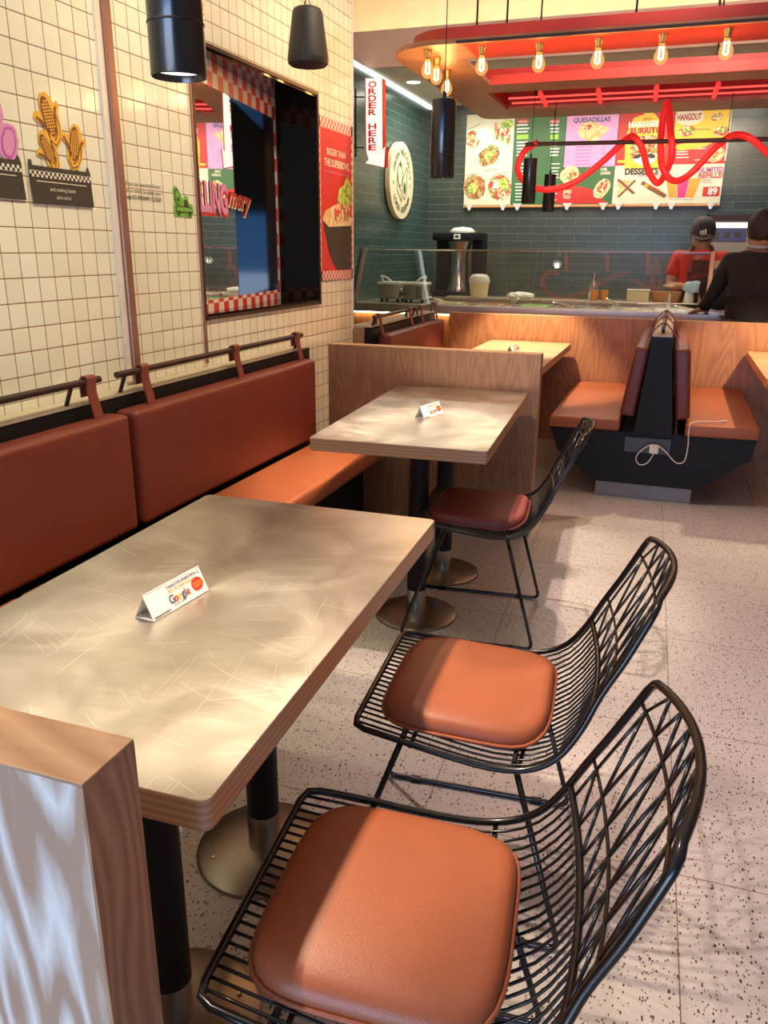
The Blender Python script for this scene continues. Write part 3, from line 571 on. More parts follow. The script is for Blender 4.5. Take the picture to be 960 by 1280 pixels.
def tent_card(label, x, y, z, rz, ln=.16, wd=.046, ht=.048):
    t = thing('tent_card', label, 'table tent card', (x, y, z), rz)
    def prism(s, a, b):
        bm = bmesh.new(); th = .0012
        A, B, C_ = Vector((-wd/2, 0, 0)), Vector((wd/2, 0, 0)), Vector((0, 0, ht)); q = [(A, B), (B, C_), (C_, A)]
        for P0, P1 in q:
            d = (P1-P0).normalized(); n_ = Vector((d.z, 0, -d.x))*th
            vs = [bm.verts.new(p+Vector((0, yy, 0))) for yy in (-ln/2, ln/2) for p in (P0, P1, P1-n_, P0-n_)]
            for f in ((0, 1, 2, 3), (7, 6, 5, 4), (0, 4, 5, 1), (1, 5, 6, 2), (2, 6, 7, 3), (3, 7, 4, 0)): bm.faces.new([vs[i] for i in f])
        return bm
    obj('folded_card', prism(1, 0, 0), 'white', t)
    s = math.hypot(wd/2, ht); pl = Plane((wd/2, -ln/2, 0), (0, 1, 0), (-wd/2, 0, ht))
    text('lettering', 'THANKS FOR DINING WITH US', pl, ln*.66, s*.84, .0062, 'blueposter', t, width=ln*.60, lift=.0008, bold=.02)
    text('lettering', 'TELL US HOW WE DID', pl, ln*.60, s*.68, .0056, 'orange', t, width=ln*.46, lift=.0008, bold=.02)
    x0 = ln*.34
    for ch, mt, wch in (('G', 'blueposter', .013), ('o', 'red', .009), ('o', 'yellow', .009), ('g', 'blueposter', .009), ('l', 'green', .004), ('e', 'red', .009)):
        text('lettering', ch, pl, x0+wch/2, s*.40, .0155 if ch in 'Gl' else .0150, mt, t, lift=.0008, bold=.015); x0 += wch+.0008
    text('small_print', 'review us', pl, ln*.46, s*.17, .005, 'greytext', t, lift=.0008)
    shape('round_mark', pl, ell(ln*.86, s*.45, .0165, .0125), 'red', t, .0004, .0004); text('mark_lettering', 'CALIFORNIA', pl, ln*.86, s*.49, .0042, 'yellow', t, width=.026, lift=.0012); text('mark_lettering', 'BURRITO', pl, ln*.86, s*.37, .0042, 'yellow', t, width=.022, lift=.0012)
    shape('end_print', pl, rc(.004, ln*.30, .004, .006), 'greytext', t, .0004, .0004)
    return t
tent_card('white folded card with coloured lettering lying on the near steel table', -.838, 1.175, .751, math.radians(-6))
tent_card('small white folded card on the second steel table', -.895, 3.11, .751, math.radians(-15), ln=.15)
tent_card('tiny white folded card on the far booth table', -.975, 5.40, .751, math.radians(-10), ln=.15)

# ------------------------------------------------------------------ wire chairs
def wire_chair(label, x, y, rz):
    "local x: 0 at the front edge growing to the back; local y: sideways"
    t = thing('wire_chair', label, 'chair', (x, y, 0), rz, 'black wire chairs at the steel tables')
    # side profile of the outer frame: (depth, height, half width)
    prof = [(0, .462, .222), (.10, .452, .232), (.20, .440, .240), (.29, .434, .246), (.36, .444, .248), (.415, .478, .244), (.455, .540, .232), (.485, .610, .215), (.520, .680, .206), (.548, .742, .196), (.562, .774, .190)]
    P = smooth_pts([Vector(p) for p in prof], 4)
    def at_s(s):      # s in 0..1 along the profile
        k = s*(len(P)-1); i = min(int(k), len(P)-2); return P[i].lerp(P[i+1], k-i)
    def bow(u_):      # how far wires sag (seat) or bow back (back rest) away from the frame
        return u_
    side = [Vector((p.x, p.z, p.y)) for p in P]         # x depth, y half width, z height
    fr = [side[0]] + side[1:]
    top = [Vector((.568, .182, .788)), Vector((.571, .168, .797))]+[Vector((.572+.034*(1-(k/8)**2), .165*k/8, .799+.012*(1-(k/8)**2))) for k in range(7, -1, -1)]
    loopR = fr + top                                     # right half: front corner ... top centre
    loop = [Vector((0, v, .462)) for v in (-.19, -.1, 0, .1, .19)] + [Vector((.006, .215, .462))] + loopR[1:] + [Vector((p.x, -p.y, p.z)) for p in loopR[1:-1][::-1]] + [Vector((.006, -.215, .462))]
    bm = bmesh.new(); tube(bm, loop, .0068, 10, True); obj('outer_frame', bm, 'blackmetal', t, True)
    # arc-length of middle rail (height .55)
    iM = min(range(len(P)), key=lambda i: abs(P[i].y-.553)+ (0 if P[i].x > .4 else 9))
    def surf(i, v):   # point on the woven surface, v in -1..1
        p = P[i]; s = i/iM; d = 1-v*v
        if i <= iM: sag = .022*d*min(1, s*2.2); 
        else: sag = .022+.006*(i-iM)/(len(P)-iM)
        a = P[max(i-1, 0)]; b = P[min(i+1, len(P)-1)]; tx, tz = b.x-a.x, b.y-a.y; l = math.hypot(tx, tz); nx, nz = tz/l, -tx/l   # outward/down normal
        sg = sag if i <= iM else sag*d
        return Vector((p.x+nx*sg, p.z*v, p.y+nz*sg))
    n = 23; bm = bmesh.new()
    for k in range(1, n):
        v = -1+2*k/n; pts = [surf(i, v) for i in range(0, iM+1, 2)]
        if (iM % 2): pts.append(surf(iM, v))
        tube(bm, pts, .0026, 6)
    obj('seat_wires', bm, 'blackmetal', t, True)
    bm = bmesh.new(); tube(bm, [surf(iM, v/10) for v in range(-10, 11)], .0062, 8); obj('middle_rail', bm, 'blackmetal', t, True)
    bm = bmesh.new(); tube(bm, [surf(iM*6//10, v/10) - Vector((0, 0, .006)) for v in range(-10, 11)], .005, 8); tube(bm, [surf(iM//5, v/10) - Vector((0, 0, .006)) for v in range(-10, 11)], .005, 8)
    obj('seat_support', bm, 'blackmetal', t, True)
    # geometric back: rows between the middle rail and the top
    N_ = len(P)-1; rows = [iM, iM+round((N_-iM)*.24), iM+round((N_-iM)*.77)]; m = 7; bm = bmesh.new()
    def topp(v): a = abs(v)*1.0; return Vector((.572+.034*(1-a*a)-.002, .165*v, .799+.012*(1-a*a)))
    r0 = [surf(rows[0], -1+2*(k+.5)/m) for k in range(m)]; r1_ = [surf(rows[1], -1+2*(k+.5)/m) for k in range(m)]
    r2_ = [surf(rows[2], -1+2*(k+.5)/m) for k in range(m)]; r3_ = [topp(-1+2*(k+1)/(m+1)) for k in range(m)]
    for k in range(m):
        tube(bm, [r0[k], r1_[k]], .0028, 6); tube(bm, [r1_[k], r2_[k]], .0028, 6); tube(bm, [r2_[k], r3_[k]], .0028, 6)
        if k < m-1: tube(bm, [r0[k], r1_[k+1]], .0028, 6); tube(bm, [r1_[k], r2_[k+1]], .0028, 6); tube(bm, [r2_[k], r3_[k+1]], .0028, 6)
    tube(bm, [surf(rows[1], v/8) for v in range(-8, 9)], .0032, 6); tube(bm, [surf(rows[2], v/8) for v in range(-8, 9)], .0032, 6)
    obj('back_lattice', bm, 'blackmetal', t, True)
    # sled legs
    for s in (-1, 1):
        pts = fillet([(.105, s*.205, .444), (-.045, s*.235, .008), (.455, s*.235, .008), (.335, s*.215, .432)], .03, 5)
        bm = bmesh.new(); tube(bm, pts, .0065, 8); lg = obj('sled_leg', bm, 'blackmetal', t, True)
        for xx in (.04, .37): obj('glide', bx(xx-.014, xx+.014, s*.235-.009, s*.235+.009, -.0, .013, bev=.002), 'black', lg)
    bm = bmesh.new(); cyl(bm, (.105, -.205, .444), (.105, .205, .444), .0055, n=8); cyl(bm, (.335, -.215, .432), (.335, .215, .432), .0055, n=8); obj('cross_bar', bm, 'blackmetal', t, True)
    # cushion: rounded square pad with piping
    bm = bmesh.new(); cx, a = .215, .178; G = 26
    def sq(th, e=4.6): c, s_ = math.cos(th), math.sin(th); k = (abs(c)**e+abs(s_)**e)**(-1/e); return c*k, s_*k
    grid = []
    def zs(xx): return .450-.012*min(1, xx/.3)+(.05*max(0, (xx-.33)/.1)**2)
    rings = []
    R_ = [(0, 1), (.25, 1), (.5, .99), (.7, .965), (.84, .90), (.93, .78), (.98, .58), (1.0, .36), (1.005, .18), (.985, .06), (.94, 0)]
    nn = 56
    for ri, (r_, h_) in enumerate(R_):
        if ri == 0: rings.append([bm.verts.new((cx, 0, zs(cx)+.052))]); continue
        rg = []
        for i in range(nn):
            c, s_ = sq(2*PI*i/nn); px_, py_ = cx+a*1.0*c*r_, .190*s_*r_
            rg.append(bm.verts.new((px_, py_, zs(px_)+.052*h_+.0)))
        rings.append(rg)
    for A_, B_ in zip(rings[:-1], rings[1:]):
        for i in range(nn):
            j = (i+1) % nn
            if len(A_) == 1: bm.faces.new((A_[0], B_[i], B_[j]))
            else: bm.faces.new((A_[i], A_[j], B_[j], B_[i]))
    bm.faces.new(rings[-1])
    cu = obj('seat_cushion', bm, 'leather', t, True)
    bm = bmesh.new(); pts = []
    for i in range(nn):
        c, s_ = sq(2*PI*i/nn); px_ = cx+(a+.003)*c; pts.append((px_, .193*s_, zs(px_)+.010))
    tube(bm, pts, .0042, 8, True); obj('piping', bm, 'leather', cu, True)
    return t
wire_chair('nearest black wire chair with tan cushion in the bottom foreground', -.508, .880, math.radians(5.5))
wire_chair('middle black wire chair with tan cushion beside the near table far half', -.542, 1.540, math.radians(4.3))
wire_chair('farthest black wire chair with shaded tan cushion at the second table', -.817, 2.826, math.radians(6))
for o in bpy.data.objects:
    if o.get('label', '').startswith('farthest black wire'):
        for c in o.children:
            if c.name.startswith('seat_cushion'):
                c.data.materials[0] = M['shaded_red']; c['label'] = 'shaded tan cushion'  # tan cushion under the table edge, the shade put into its colour
                for g in c.children: g.data.materials[0] = M['shaded_red']
            if c.name.startswith('outer_frame'): pass

# ------------------------------------------------------------------ double booth seat in the aisle
t = thing('booth_seat', 'double sided booth seat with orange cushions and black tapering base', 'booth seat', (0, 0, 0))
PX = Plane((0, 4.72, 0), (1, 0, 0), (0, 0, 1))
def slab(name, pts, y0, y1, mat, bev=0):
    bm = bmesh.new(); pl = Plane((0, y1, 0), (1, 0, 0), (0, 0, 1)); poly(bm, pl, pts, 0, y1-y0)
    if bev: bmesh.ops.bevel(bm, geom=bm.edges[:], offset=bev, segments=3, affect='EDGES', profile=.6)
    return obj(name, bm, mat, t, 'auto' if bev else False)
slab('base', [(-.33, .10), (.235, .10), (.515, .30), (.53, .415), (-.605, .405), (-.55, .27)], 4.72, 6.14, 'black')
slab('plinth', [(-.315, 0), (.23, 0), (.23, .10), (-.315, .10)], 4.79, 6.14, 'plinth')
slab('divider', [(-.125, .41), (.085, .41), (.022, .955), (-.082, .955)], 4.715, 6.14, 'black')
slab('divider_cap', [(-.082, .955), (.022, .955), (.022, .966), (-.082, .966)], 4.715, 6.14, 'ledge')
slab('seat_cushion', [(-.612, .408), (-.205, .412), (-.205, .478), (-.612, .474)], 4.70, 6.13, 'leather', .016)
slab('seat_cushion', [(.150, .412), (.538, .418), (.538, .484), (.150, .478)], 4.70, 6.13, 'leather', .016)
slab('back_cushion', [(-.218, .50), (-.132, .49), (-.090, .885), (-.165, .895)], 4.74, 6.12, 'leather_back', .022)
slab('back_cushion', [(.092, .49), (.170, .50), (.128, .895), (.040, .885)], 4.74, 6.12, 'leather_back', .022)
bm = bmesh.new(); cyl(bm, (-.03, 4.74, 1.005), (-.03, 6.1, 1.005), .011, n=12); rl = obj('back_rail', bm, 'rail', t, 'auto')
bm = bmesh.new()
for yy in (4.82, 5.98): cyl(bm, (-.03, yy, .967), (-.03, yy, 1.0), .009, n=8)
obj('rail_post', bm, 'rail', rl)
for ys in (4.86, 5.40, 5.92):
    bm = bmesh.new(); P = smooth_pts([(-.118, 0, .875), (-.105, 0, .94), (-.062, 0, .998), (-.03, 0, 1.022), (.002, 0, .998), (.046, 0, .94), (.066, 0, .875)], 4); L_ = []
    for i, p in enumerate(P):
        d = (P[min(i+1, len(P)-1)]-P[max(i-1, 0)]).normalized(); nn_ = Vector((-d.z, 0, d.x))*.003
        L_.append([bm.verts.new(Vector((q.x, ys+s, q.z))) for q, s in ((p+nn_, -.021), (p+nn_, .021), (p-nn_, .021), (p-nn_, -.021))])
    for a, b in zip(L_[:-1], L_[1:]):
        for k in range(4): bm.faces.new((a[k], a[(k+1) % 4], b[(k+1) % 4], b[k]))
    bm.faces.new(L_[0]); bm.faces.new(L_[-1][::-1]); obj('strap', bm, 'strap', t, 'auto')
so = obj('socket_plate', bx(-.17, .085, 4.706, 4.714, .295, .385, bev=.002), plain('socket_plate', (.03, .03, .032), .3), t)
ch = thing('phone_charger', 'white plug charger and cable on the black booth base', 'charger', (0, 0, 0))
obj('plug', bx(-.028, .022, 4.66, 4.7055, .305, .352, bev=.008), 'cable', ch)
bm = bmesh.new()
tube(bm, smooth_pts([(.0, 4.672, .308), (-.03, 4.665, .25), (-.075, 4.67, .235), (-.095, 4.67, .28), (-.05, 4.66, .34), (.0, 4.655, .358), (.05, 4.655, .335), (.12, 4.655, .27), (.165, 4.655, .28), (.175, 4.66, .36), (.17, 4.675, .44), (.175, 4.70, .488), (.22, 4.76, .491), (.30, 4.80, .490), (.345, 4.83, .490)], 8), .0028, 8)
obj('cable', bm, 'cable', ch, True)
bm = bmesh.new(); cyl(bm, (.345, 4.83, .490), (.375, 4.84, .490), .005, n=8); obj('connector', bm, 'plastic', ch)
# pale strip edging the platform below the right booth table
tag(obj('threshold_strip', bx(.588, .640, 4.80, 5.55, .0005, .004), 'ledge'), 'pale flat strip on floor below the right booth table', 'floor strip')

# ------------------------------------------------------------------ serving counter
def hat(x, y, z):
    d = _f + _r*((x-480)/FOC) - _u*((y-640)/FOC); return CAM + d*((z-CAM.z)/d.z)
CY = 6.66; CX0, CX1 = TX+.002, .60
t = thing('serving_counter', 'long stainless steel serving counter with food wells behind the plywood partition', 'counter', (0, 0, 0))
obj('cabinet', bx(CX0, CX1, CY+.05, 7.30, 0, .875), 'orangewood', t)
wells = [(-2.02+i*.375, -2.02+i*.375+.33) for i in range(7)]
bm = bmesh.new(); box(bm, CX0, CX1, CY, CY+.12, .885, .955, bev=.004); box(bm, CX0, CX1, 7.18, 7.32, .885, .955); box(bm, CX0, wells[0][0], CY+.12, 7.18, .93, .955)
for i, (a, b) in enumerate(wells): box(bm, b, wells[i+1][0] if i < 6 else CX1, CY+.12, 7.18, .93, .955)
box(bm, CX0, CX1, CY+.06, 7.3, .8755, .8849)
obj('steel_top', bm, 'steel', t)
obj('led_strip', bx(CX0+.02, CX1-.1, CY+.018, CY+.045, .874, .884), 'led', t)
obj('raised_shelf', bx(-1.95, .45, 7.20, 7.36, .992, 1.0, bev=.002), 'steel', t)
bm = bmesh.new()
for x in (-1.9, -1.1, -.3, .4): cyl(bm, (x, 7.28, .955), (x, 7.28, .992), .012, n=10)
obj('shelf_post', bm, 'steel', t)
fm = ['food_c', 'food_d', 'food_b', 'food_a', 'food_c', 'white', 'food_d']
for i, (a, b) in enumerate(wells):
    p = thing('food_pan', 'steel food pan sunk in the counter, %s' % ['nearest the cream tub', 'second from the left end', 'third from the left end, green filling', 'in the middle of the row', 'below the wicker basket side', 'white filling, left of the customer hand', 'last at the right beside the customer'][i], 'food pan', ((a+b)/2, 6.98, 0), 0, 'steel food pans in the counter')
    hw = (b-a)/2-.002; bm = bmesh.new()
    for q in ((-hw, hw, -.199, -.19), (-hw, hw, .19, .199), (-hw, -hw+.008, -.19, .19), (hw-.008, hw, -.19, .19)): box(bm, *q, .90, .962)
    box(bm, -hw, hw, -.199, .199, .896, .90); obj('pan', bm, 'chrome', p)
    bm = bmesh.new(); nx, ny = 14, 14; rnd = random.Random(i); g = [[bm.verts.new((-hw+.009+(2*hw-.018)*x/nx, -.189+.378*y/ny, .93+.018*rnd.random()+.012*math.sin(x*.45)*math.sin(y*.3))) for y in range(ny+1)] for x in range(nx+1)]
    for x in range(nx):
        for y in range(ny): bm.faces.new((g[x][y], g[x+1][y], g[x+1][y+1], g[x][y+1]))
    tag(obj('food', bm, fm[i], p, True), kind='stuff')
for i, (x, y, x2, y2, z2, lb) in enumerate(((-1.85, 6.95, -1.98, 6.80, 1.01, 'steel tongs lying over the leftmost food pan'), (-1.32, 7.02, -1.22, 6.82, 1.02, 'steel tongs slanting over the second food pan'), (-.78, 7.0, -.92, 6.80, 1.0, 'steel tongs leaning left over the green filling'), (-.40, 7.05, -.50, 6.82, 1.04, 'steel tongs raised over the middle food pan'), (.14, 7.0, .03, 6.83, 1.0, 'steel tongs beside the white spoon'))):
    p = thing('tongs', lb, 'tongs', (0, 0, 0), 0, 'tongs in the food pans'); bm = bmesh.new()
    for s in (-.012, .012): tube(bm, [(x+s*.6, y, .945), ((x+x2)/2+s*1.6, (y+y2)/2, (z2+.95)/2+.008), (x2, y2, z2)], .0045, 6)
    obj('arms', bm, plain('bright_steel', (.80, .79, .76), .3, .5), p, True); bm = bmesh.new(); lathe(bm, [(0, -.008), (.012, 0), (0, .008)], (x2, y2, z2), 10); obj('hinge', bm, 'chrome', p)
for x, lb in ((-.655, 'white spoon handle standing in the pan before the sauce bottle'), (-.03, 'white spoon handle standing in the pan below the cups'), (.255, 'white spoon handle nearest the dark round cover')):
    p = thing('serving_spoon', lb, 'spoon', (x, 6.95, .95), 0, 'upright serving spoons'); bm = bmesh.new(); tube(bm, [(0, 0, 0), (.004, -.01, .06), (.006, -.03, .135)], .009, 8); obj('handle', bm, 'plastic', p, True)
    bm = bmesh.new(); lathe(bm, [(0, -.012), (.022, -.006), (.026, .004), (0, .002)], (0, 0, 0), 12); obj('bowl', bm, 'plastic', p)
# sneeze guard
t = thing('sneeze_guard', 'tilted clear glass sneeze guard standing along the front of the counter', 'sneeze guard', (0, 0, 0))
tilt = Matrix.Translation((0, CY+.03, .956)) @ Matrix.Rotation(math.radians(-28.3), 4, 'X')
for i, (a, b) in enumerate(((CX0+.05, -1.10), (-1.09, .235))):
    bm = bmesh.new(); box(bm, a, b, -.004, .004, .004, .50, mtx=tilt); obj('glass_pane', bm, 'glass', t)
bm = bmesh.new(); box(bm, CX0+.05, .235, -.006, .006, .5005, .507, mtx=tilt); obj('top_edge', bm, 'steel', t)
for a in (CX0+.012, .237): 
    bm = bmesh.new(); box(bm, a, a+.034, -.02, .02, -.0, .507, bev=.004, mtx=tilt); obj('post', bm, 'steel', t)

# things on and behind the counter
def T(name, lb, cat, loc, rz=0, group=None): return thing(name, lb, cat, loc, rz, group)
t = T('food_warmer', 'pair of small steel warmer tubs with lid handles at left end of counter', 'warmer', (-2.27, 6.98, .955))
for s in (-1, 1):
    bm = bmesh.new(); box(bm, s*.115-.095, s*.115+.095, -.10, .10, .025, .15, bev=.012); tb = obj('tub', bm, 'steel', t, 'auto')
    bm = bmesh.new(); box(bm, s*.115-.104, s*.115+.104, -.11, .11, .15, .172, bev=.008); ld = obj('lid', bm, 'plastic', t, 'auto')
    bm = bmesh.new(); tube(bm, fillet([(s*.185, -.03, .17), (s*.215, -.03, .225), (s*.16, -.03, .21), (s*.11, -.03, .17)], .02, 4), .008, 8); obj('handle', bm, 'plastic', ld, True)
bm = bmesh.new()
for a in (-.19, -.04, .04, .19): cyl(bm, (a, -.07, 0), (a, -.07, .026), .014, n=10); cyl(bm, (a, .07, 0), (a, .07, .026), .014, n=10)
obj('foot', bm, 'black', t)
bm = bmesh.new(); lathe(bm, [(.04, 0), (.05, .012), (.05, .03), (.04, .04)], (0, 0, 0), 20, Matrix.Translation((-.02, -.02, .10)) @ Matrix.Rotation(PI/2, 4, 'Y')); obj('hinge_ring', bm, 'chrome', t, 'auto')
bm = bmesh.new()
for k in range(5): box(bm, .14+.012*k, .146+.012*k, -.106, -.1005, .04, .14)
obj('vent_slot', bm, 'black', t)
t = T('back_counter', 'low steel back counter along the teal wall carrying the drink urn', 'counter', (0, 0, 0))
obj('body', bx(TX+.002, .15, 8.30, BY-.002, 0, .90), 'steel', t); obj('steel_top', bx(TX+.002, .17, 8.26, BY-.002, .9005, .93, bev=.004), 'steel', t)
t = T('drink_urn', 'large black topped steel drink urn in the corner of the teal walls', 'urn', (-2.16, 8.50, .93))
bm = bmesh.new(); box(bm, -.245, .245, -.16, .18, 0, .055, bev=.01); box(bm, -.25, -.12, -.02, .18, .055, .56, bev=.01); box(bm, .13, .25, -.02, .18, .055, .56, bev=.01); obj('housing', bm, 'black', t)
bm = bmesh.new(); lathe(bm, [(0, .056), (.12, .056), (.12, .09), (.105, .12), (.09, .42), (.115, .5), (.13, .55), (0, .55)], (0, -.03, 0), 28); obj('brewer_body', bm, 'chrome', t, 'auto')
obj('hopper_head', bx(-.25, .25, -.2, .18, .561, .64, bev=.02), 'black', t, 'auto')
bm = bmesh.new(); lathe(bm, [(0, .64), (.13, .64), (.13, .66), (.09, .69), (0, .70)], (.02, 0, 0), 24); obj('lid', bm, 'plastic', t, 'auto')
obj('badge', bx(-.02, .05, -.205, -.2005, .575, .625, bev=.004), 'white', t); obj('badge_window', bx(-.005, .03, -.208, -.2052, .592, .612), 'black', t)
bm = bmesh.new(); cyl(bm, (0, -.15, .12), (0, -.20, .12), .012, n=10); cyl(bm, (0, -.195, .12), (0, -.195, .17), .008, n=8); obj('tap', bm, 'chrome', t)
t = T('lidded_tub', 'cream plastic tub with rounded white lid left on the raised shelf', 'tub', (-1.66, 7.28, 1.0))
bm = bmesh.new(); lathe(bm, [(0, 0), (.075, 0), (.09, .125), (0, .125)], n=28); obj('tub', bm, 'creamplastic', t, 'auto')
bm = bmesh.new(); lathe(bm, [(.094, .126), (.094, .14), (.085, .175), (.06, .195), (0, .20)], n=28); obj('lid', bm, 'plastic', t, 'auto')
t = T('napkin_pile', 'crumpled white napkins on the raised shelf right of the cream tub', 'napkins', (-1.28, 7.28, 1.001))
bm = bmesh.new(); bmesh.ops.create_icosphere(bm, subdivisions=3, radius=.1); rnd = random.Random(3)
for v in bm.verts: v.co *= 1+.22*rnd.random(); v.co.z = max(0, v.co.z*.3+.02); v.co.x *= 1.1; v.co.y *= .6
obj('napkins', bm, 'white', t)
t = T('sauce_bottle', 'clear glass sauce bottle with steel cap beside the two orange cups', 'bottle', (-.655, 7.27, 1.0))
bm = bmesh.new(); lathe(bm, [(0, 0), (.035, 0), (.037, .01), (.037, .12), (.02, .16), (.016, .175)], n=20); obj('glass_body', bm, plain('bottle_grey', (.35, .36, .33), .15, .3), t, 'auto')
bm = bmesh.new(); lathe(bm, [(.018, .176), (.02, .19), (.012, .21), (.008, .225), (0, .226)], n=16); obj('cap', bm, 'chrome', t, 'auto')
for x, lb in ((-.635, 'small orange cup in front of the sauce bottle'), (-.555, 'small orange cup right of the sauce bottle')):
    t = T('paper_cup', lb, 'cup', (x, 7.215, 1.0), 0, 'orange paper cups'); bm = bmesh.new(); lathe(bm, [(0, 0), (.024, 0), (.032, .085), (.029, .085), (.022, .006)], n=18); obj('cup', bm, 'orangecup', t, 'auto')
    bm = bmesh.new(); lathe(bm, [(.028, .086), (.034, .086), (.034, .09), (.028, .09)], n=18); obj('rim', bm, 'creamplastic', t)
t = T('food_box', 'square cream food box left of the wicker basket', 'box', (-.28, 7.28, 1.0)); obj('box', bx(-.09, .09, -.06, .06, 0, .085, bev=.008), 'creamplastic', t); obj('lid', bx(-.094, .094, -.064, .064, .0855, .10, bev=.004), 'plastic', t)
t = T('wicker_basket', 'low brown wicker basket on the raised shelf behind the pans', 'basket', (-.06, 7.285, 1.0)); bm = bmesh.new(); lathe(bm, [(0, 0), (.10, 0), (.125, .08), (.115, .08), (.092, .01)], n=32); 
for v in bm.verts: v.co.y *= .55
obj('basket', bm, 'wicker', t, 'auto'); bm = bmesh.new(); tube(bm, [(.12*math.cos(a*PI/16), .066*math.sin(a*PI/16), .083) for a in range(32)], .006, 6, True); obj('rim', bm, 'wicker', t)
t = T('cup_stack', 'upturned stack of white paper cups between basket and square tub', 'cups', (.125, 7.27, 1.0))
bm = bmesh.new(); prof = [(0, 0), (.045, 0)]
for k in range(6): prof += [(.044-.0015*k, .008+.012*k), (.041-.0015*k, .011+.012*k)]
prof += [(.028, .13), (0, .13)]; lathe(bm, prof, n=22); obj('cups', bm, 'white', t)
t = T('square_tub', 'square cream tub beside the black round cover', 'box', (.255, 7.28, 1.0)); obj('tub', bx(-.055, .055, -.05, .05, 0, .085, bev=.006), 'creamplastic', t); obj('lid', bx(-.06, .06, -.054, .054, .0855, .102, bev=.004), 'plastic', t)
t = T('domed_cover', 'large black round cover standing at the end of the counter', 'lid', (.23, 7.10, .957)); bm = bmesh.new()
mt = Matrix.Translation((.13, 0, 0)) @ Matrix.Rotation(math.radians(78), 4, 'X')
lathe(bm, [(.17, 0), (.168, .006), (.12, .03), (.05, .045), (0, .048)], (0, .172, 0), 36, mt); lathe(bm, [(.17, 0), (.0, .0)], (0, .172, 0), 36, mt); obj('lid', bm, 'black', t, 'auto')
bm = bmesh.new(); lathe(bm, [(.012, .045), (.018, .07), (0, .075)], (0, .172, 0), 14, mt); obj('knob', bm, 'black', t)
t = T('card_reader', 'small black payment machine at the right end of the counter', 'machine', (.50, 7.05, .955)); obj('body', bx(-.05, .07, -.05, .05, 0, .05, bev=.006), 'black', t); obj('paper', bx(-.04, .05, -.03, -.01, .05, .075), 'white', t)

# ------------------------------------------------------------------ menu boards on the back wall
MY = BY-.035; MP = Plane((0, MY, 0), (1, 0, 0), (0, 0, 1))
def mm(x, y): p = at(x, y, MY); return (p.x, p.z)
def mx(x, y=200): return mm(x, y)[0]
ZB = mm(740, 255)[1]; ZT = 2.74
xs = [mx(581.5), mx(641), mx(704.5), mx(769.5), mx(838), mx(907)]
def board(label, x0, x1, z0, z1, mat):
    t = thing('menu_board', label, 'menu board', (0, 0, 0), 0, 'menu boards above the counter'); bm = bmesh.new(); poly(bm, MP, rc(x0+.002, x1-.002, z0, z1), -.03, 0); obj('sheet', bm, mat, t); return t
def dish(t, x, y, rx, ry, mat, ang=0, cen=None, seed=1):
    a, b = mm(x, y); s = MY/ FOC*1.06; shape('dish_picture', MP, ell(a, b, rx*s, ry*s, ang, 24, .14, seed), mat, t, .001)
    if cen: shape('topping_picture', MP, ell(a+cen[1]*s, b+cen[2]*s, rx*s*.42, ry*s*.42, ang, 16, .2, seed+1), cen[0], t, .002)
def lines(t, x0, x1, ys, mat, h=.012, name='text_lines'):
    L_ = []
    for i, y in enumerate(ys):
        a0, b = mm(x0, y); a1, _ = mm(x1, y); k = random.Random(int(y*10+x0)).uniform(.7, 1); L_.append(rc(a0, a0+(a1-a0)*k, b-h/2, b+h/2))
    shapes(name, MP, L_, mat, t, .001)
t = board('cream menu board with five pictured dishes, leftmost on the back wall', xs[0], xs[1], ZB, ZT, 'cream')
dish(t, 592, 174, 8.5, 9, 'food_d', 0, None, 2); dish(t, 604, 168, 8, 7, 'white', 0, ('foil', 0, 0), 3)
for i, (x, y) in enumerate(((621, 163), (628, 167), (635, 170))): dish(t, x, y, 2.6, 9, 'food_d', .12, None, i)
dish(t, 634, 155, 7, 4, 'food_b', 0, None, 9)
dish(t, 610.5, 195, 15, 10.5, plain('plate_picture', (.86, .82, .66), .5), .55, None, 11); dish(t, 611, 195, 13, 9.5, 'food_a', .6, ('food_b', 0, 1), 5); dish(t, 593, 234, 12.5, 13, 'food_a', .4, ('food_b', -2, -1), 6); dish(t, 624, 234, 13, 13.5, 'food_d', .6, ('food_b', 4, 4), 7); dish(t, 621, 231, 4, 4, 'white', 0, None, 8)
for x, y, g in ((593, 158, .35), (614, 212, .15), (589, 218, .1), (627, 216, .1)): a, b = mm(x, y); text('dish_name', 'burrito bowl', MP, a, b, .018, 'greytext', t, ang=g)
t = board('dark green menu board with white price lists, left of the pink board', xs[1], xs[2], ZB, ZT, 'green')
for x0, x1 in ((646, 662), (688, 700)):
    lines(t, x0, x1, [156.5, 161, 165], 'white', .014); lines(t, x0, x1, [178, 182, 186, 190, 194], 'white', .014); lines(t, x0+1, x1, [205, 210, 214, 218, 222], 'white', .010); lines(t, x0-2, x1-4, [230, 234, 238, 242, 246, 250], 'white', .010)
    a, b = mm(x0, 152); a2, _ = mm(x1-1, 152); shape('heading', MP, rc(a, a2, b-.018, b+.022), 'red', t); a, b = mm(x0, 171.5); shape('highlight', MP, rc(a, a+(a2-a)*1.05, b-.022, b+.024), 'lime', t)
    a, b = mm((x0+x1)/2, 152); text('heading_lettering', 'MENU', MP, a, b, .024, 'white', t, lift=.003)
t = board('pink quesadillas menu board over green taco pictures', xs[2], xs[3], ZB, ZT, 'green')
zp_ = mm(737, 208.5)[1]; shape('pink_area', MP, rc(xs[2]+.004, xs[3]-.004, zp_, ZT-.004), 'pink', t)
a, b = mm(740, 149.5); text('heading_lettering', 'QUESADILLAS', MP, a, b, .042, 'blueposter', t, width=.36, bold=.03, lift=.003)
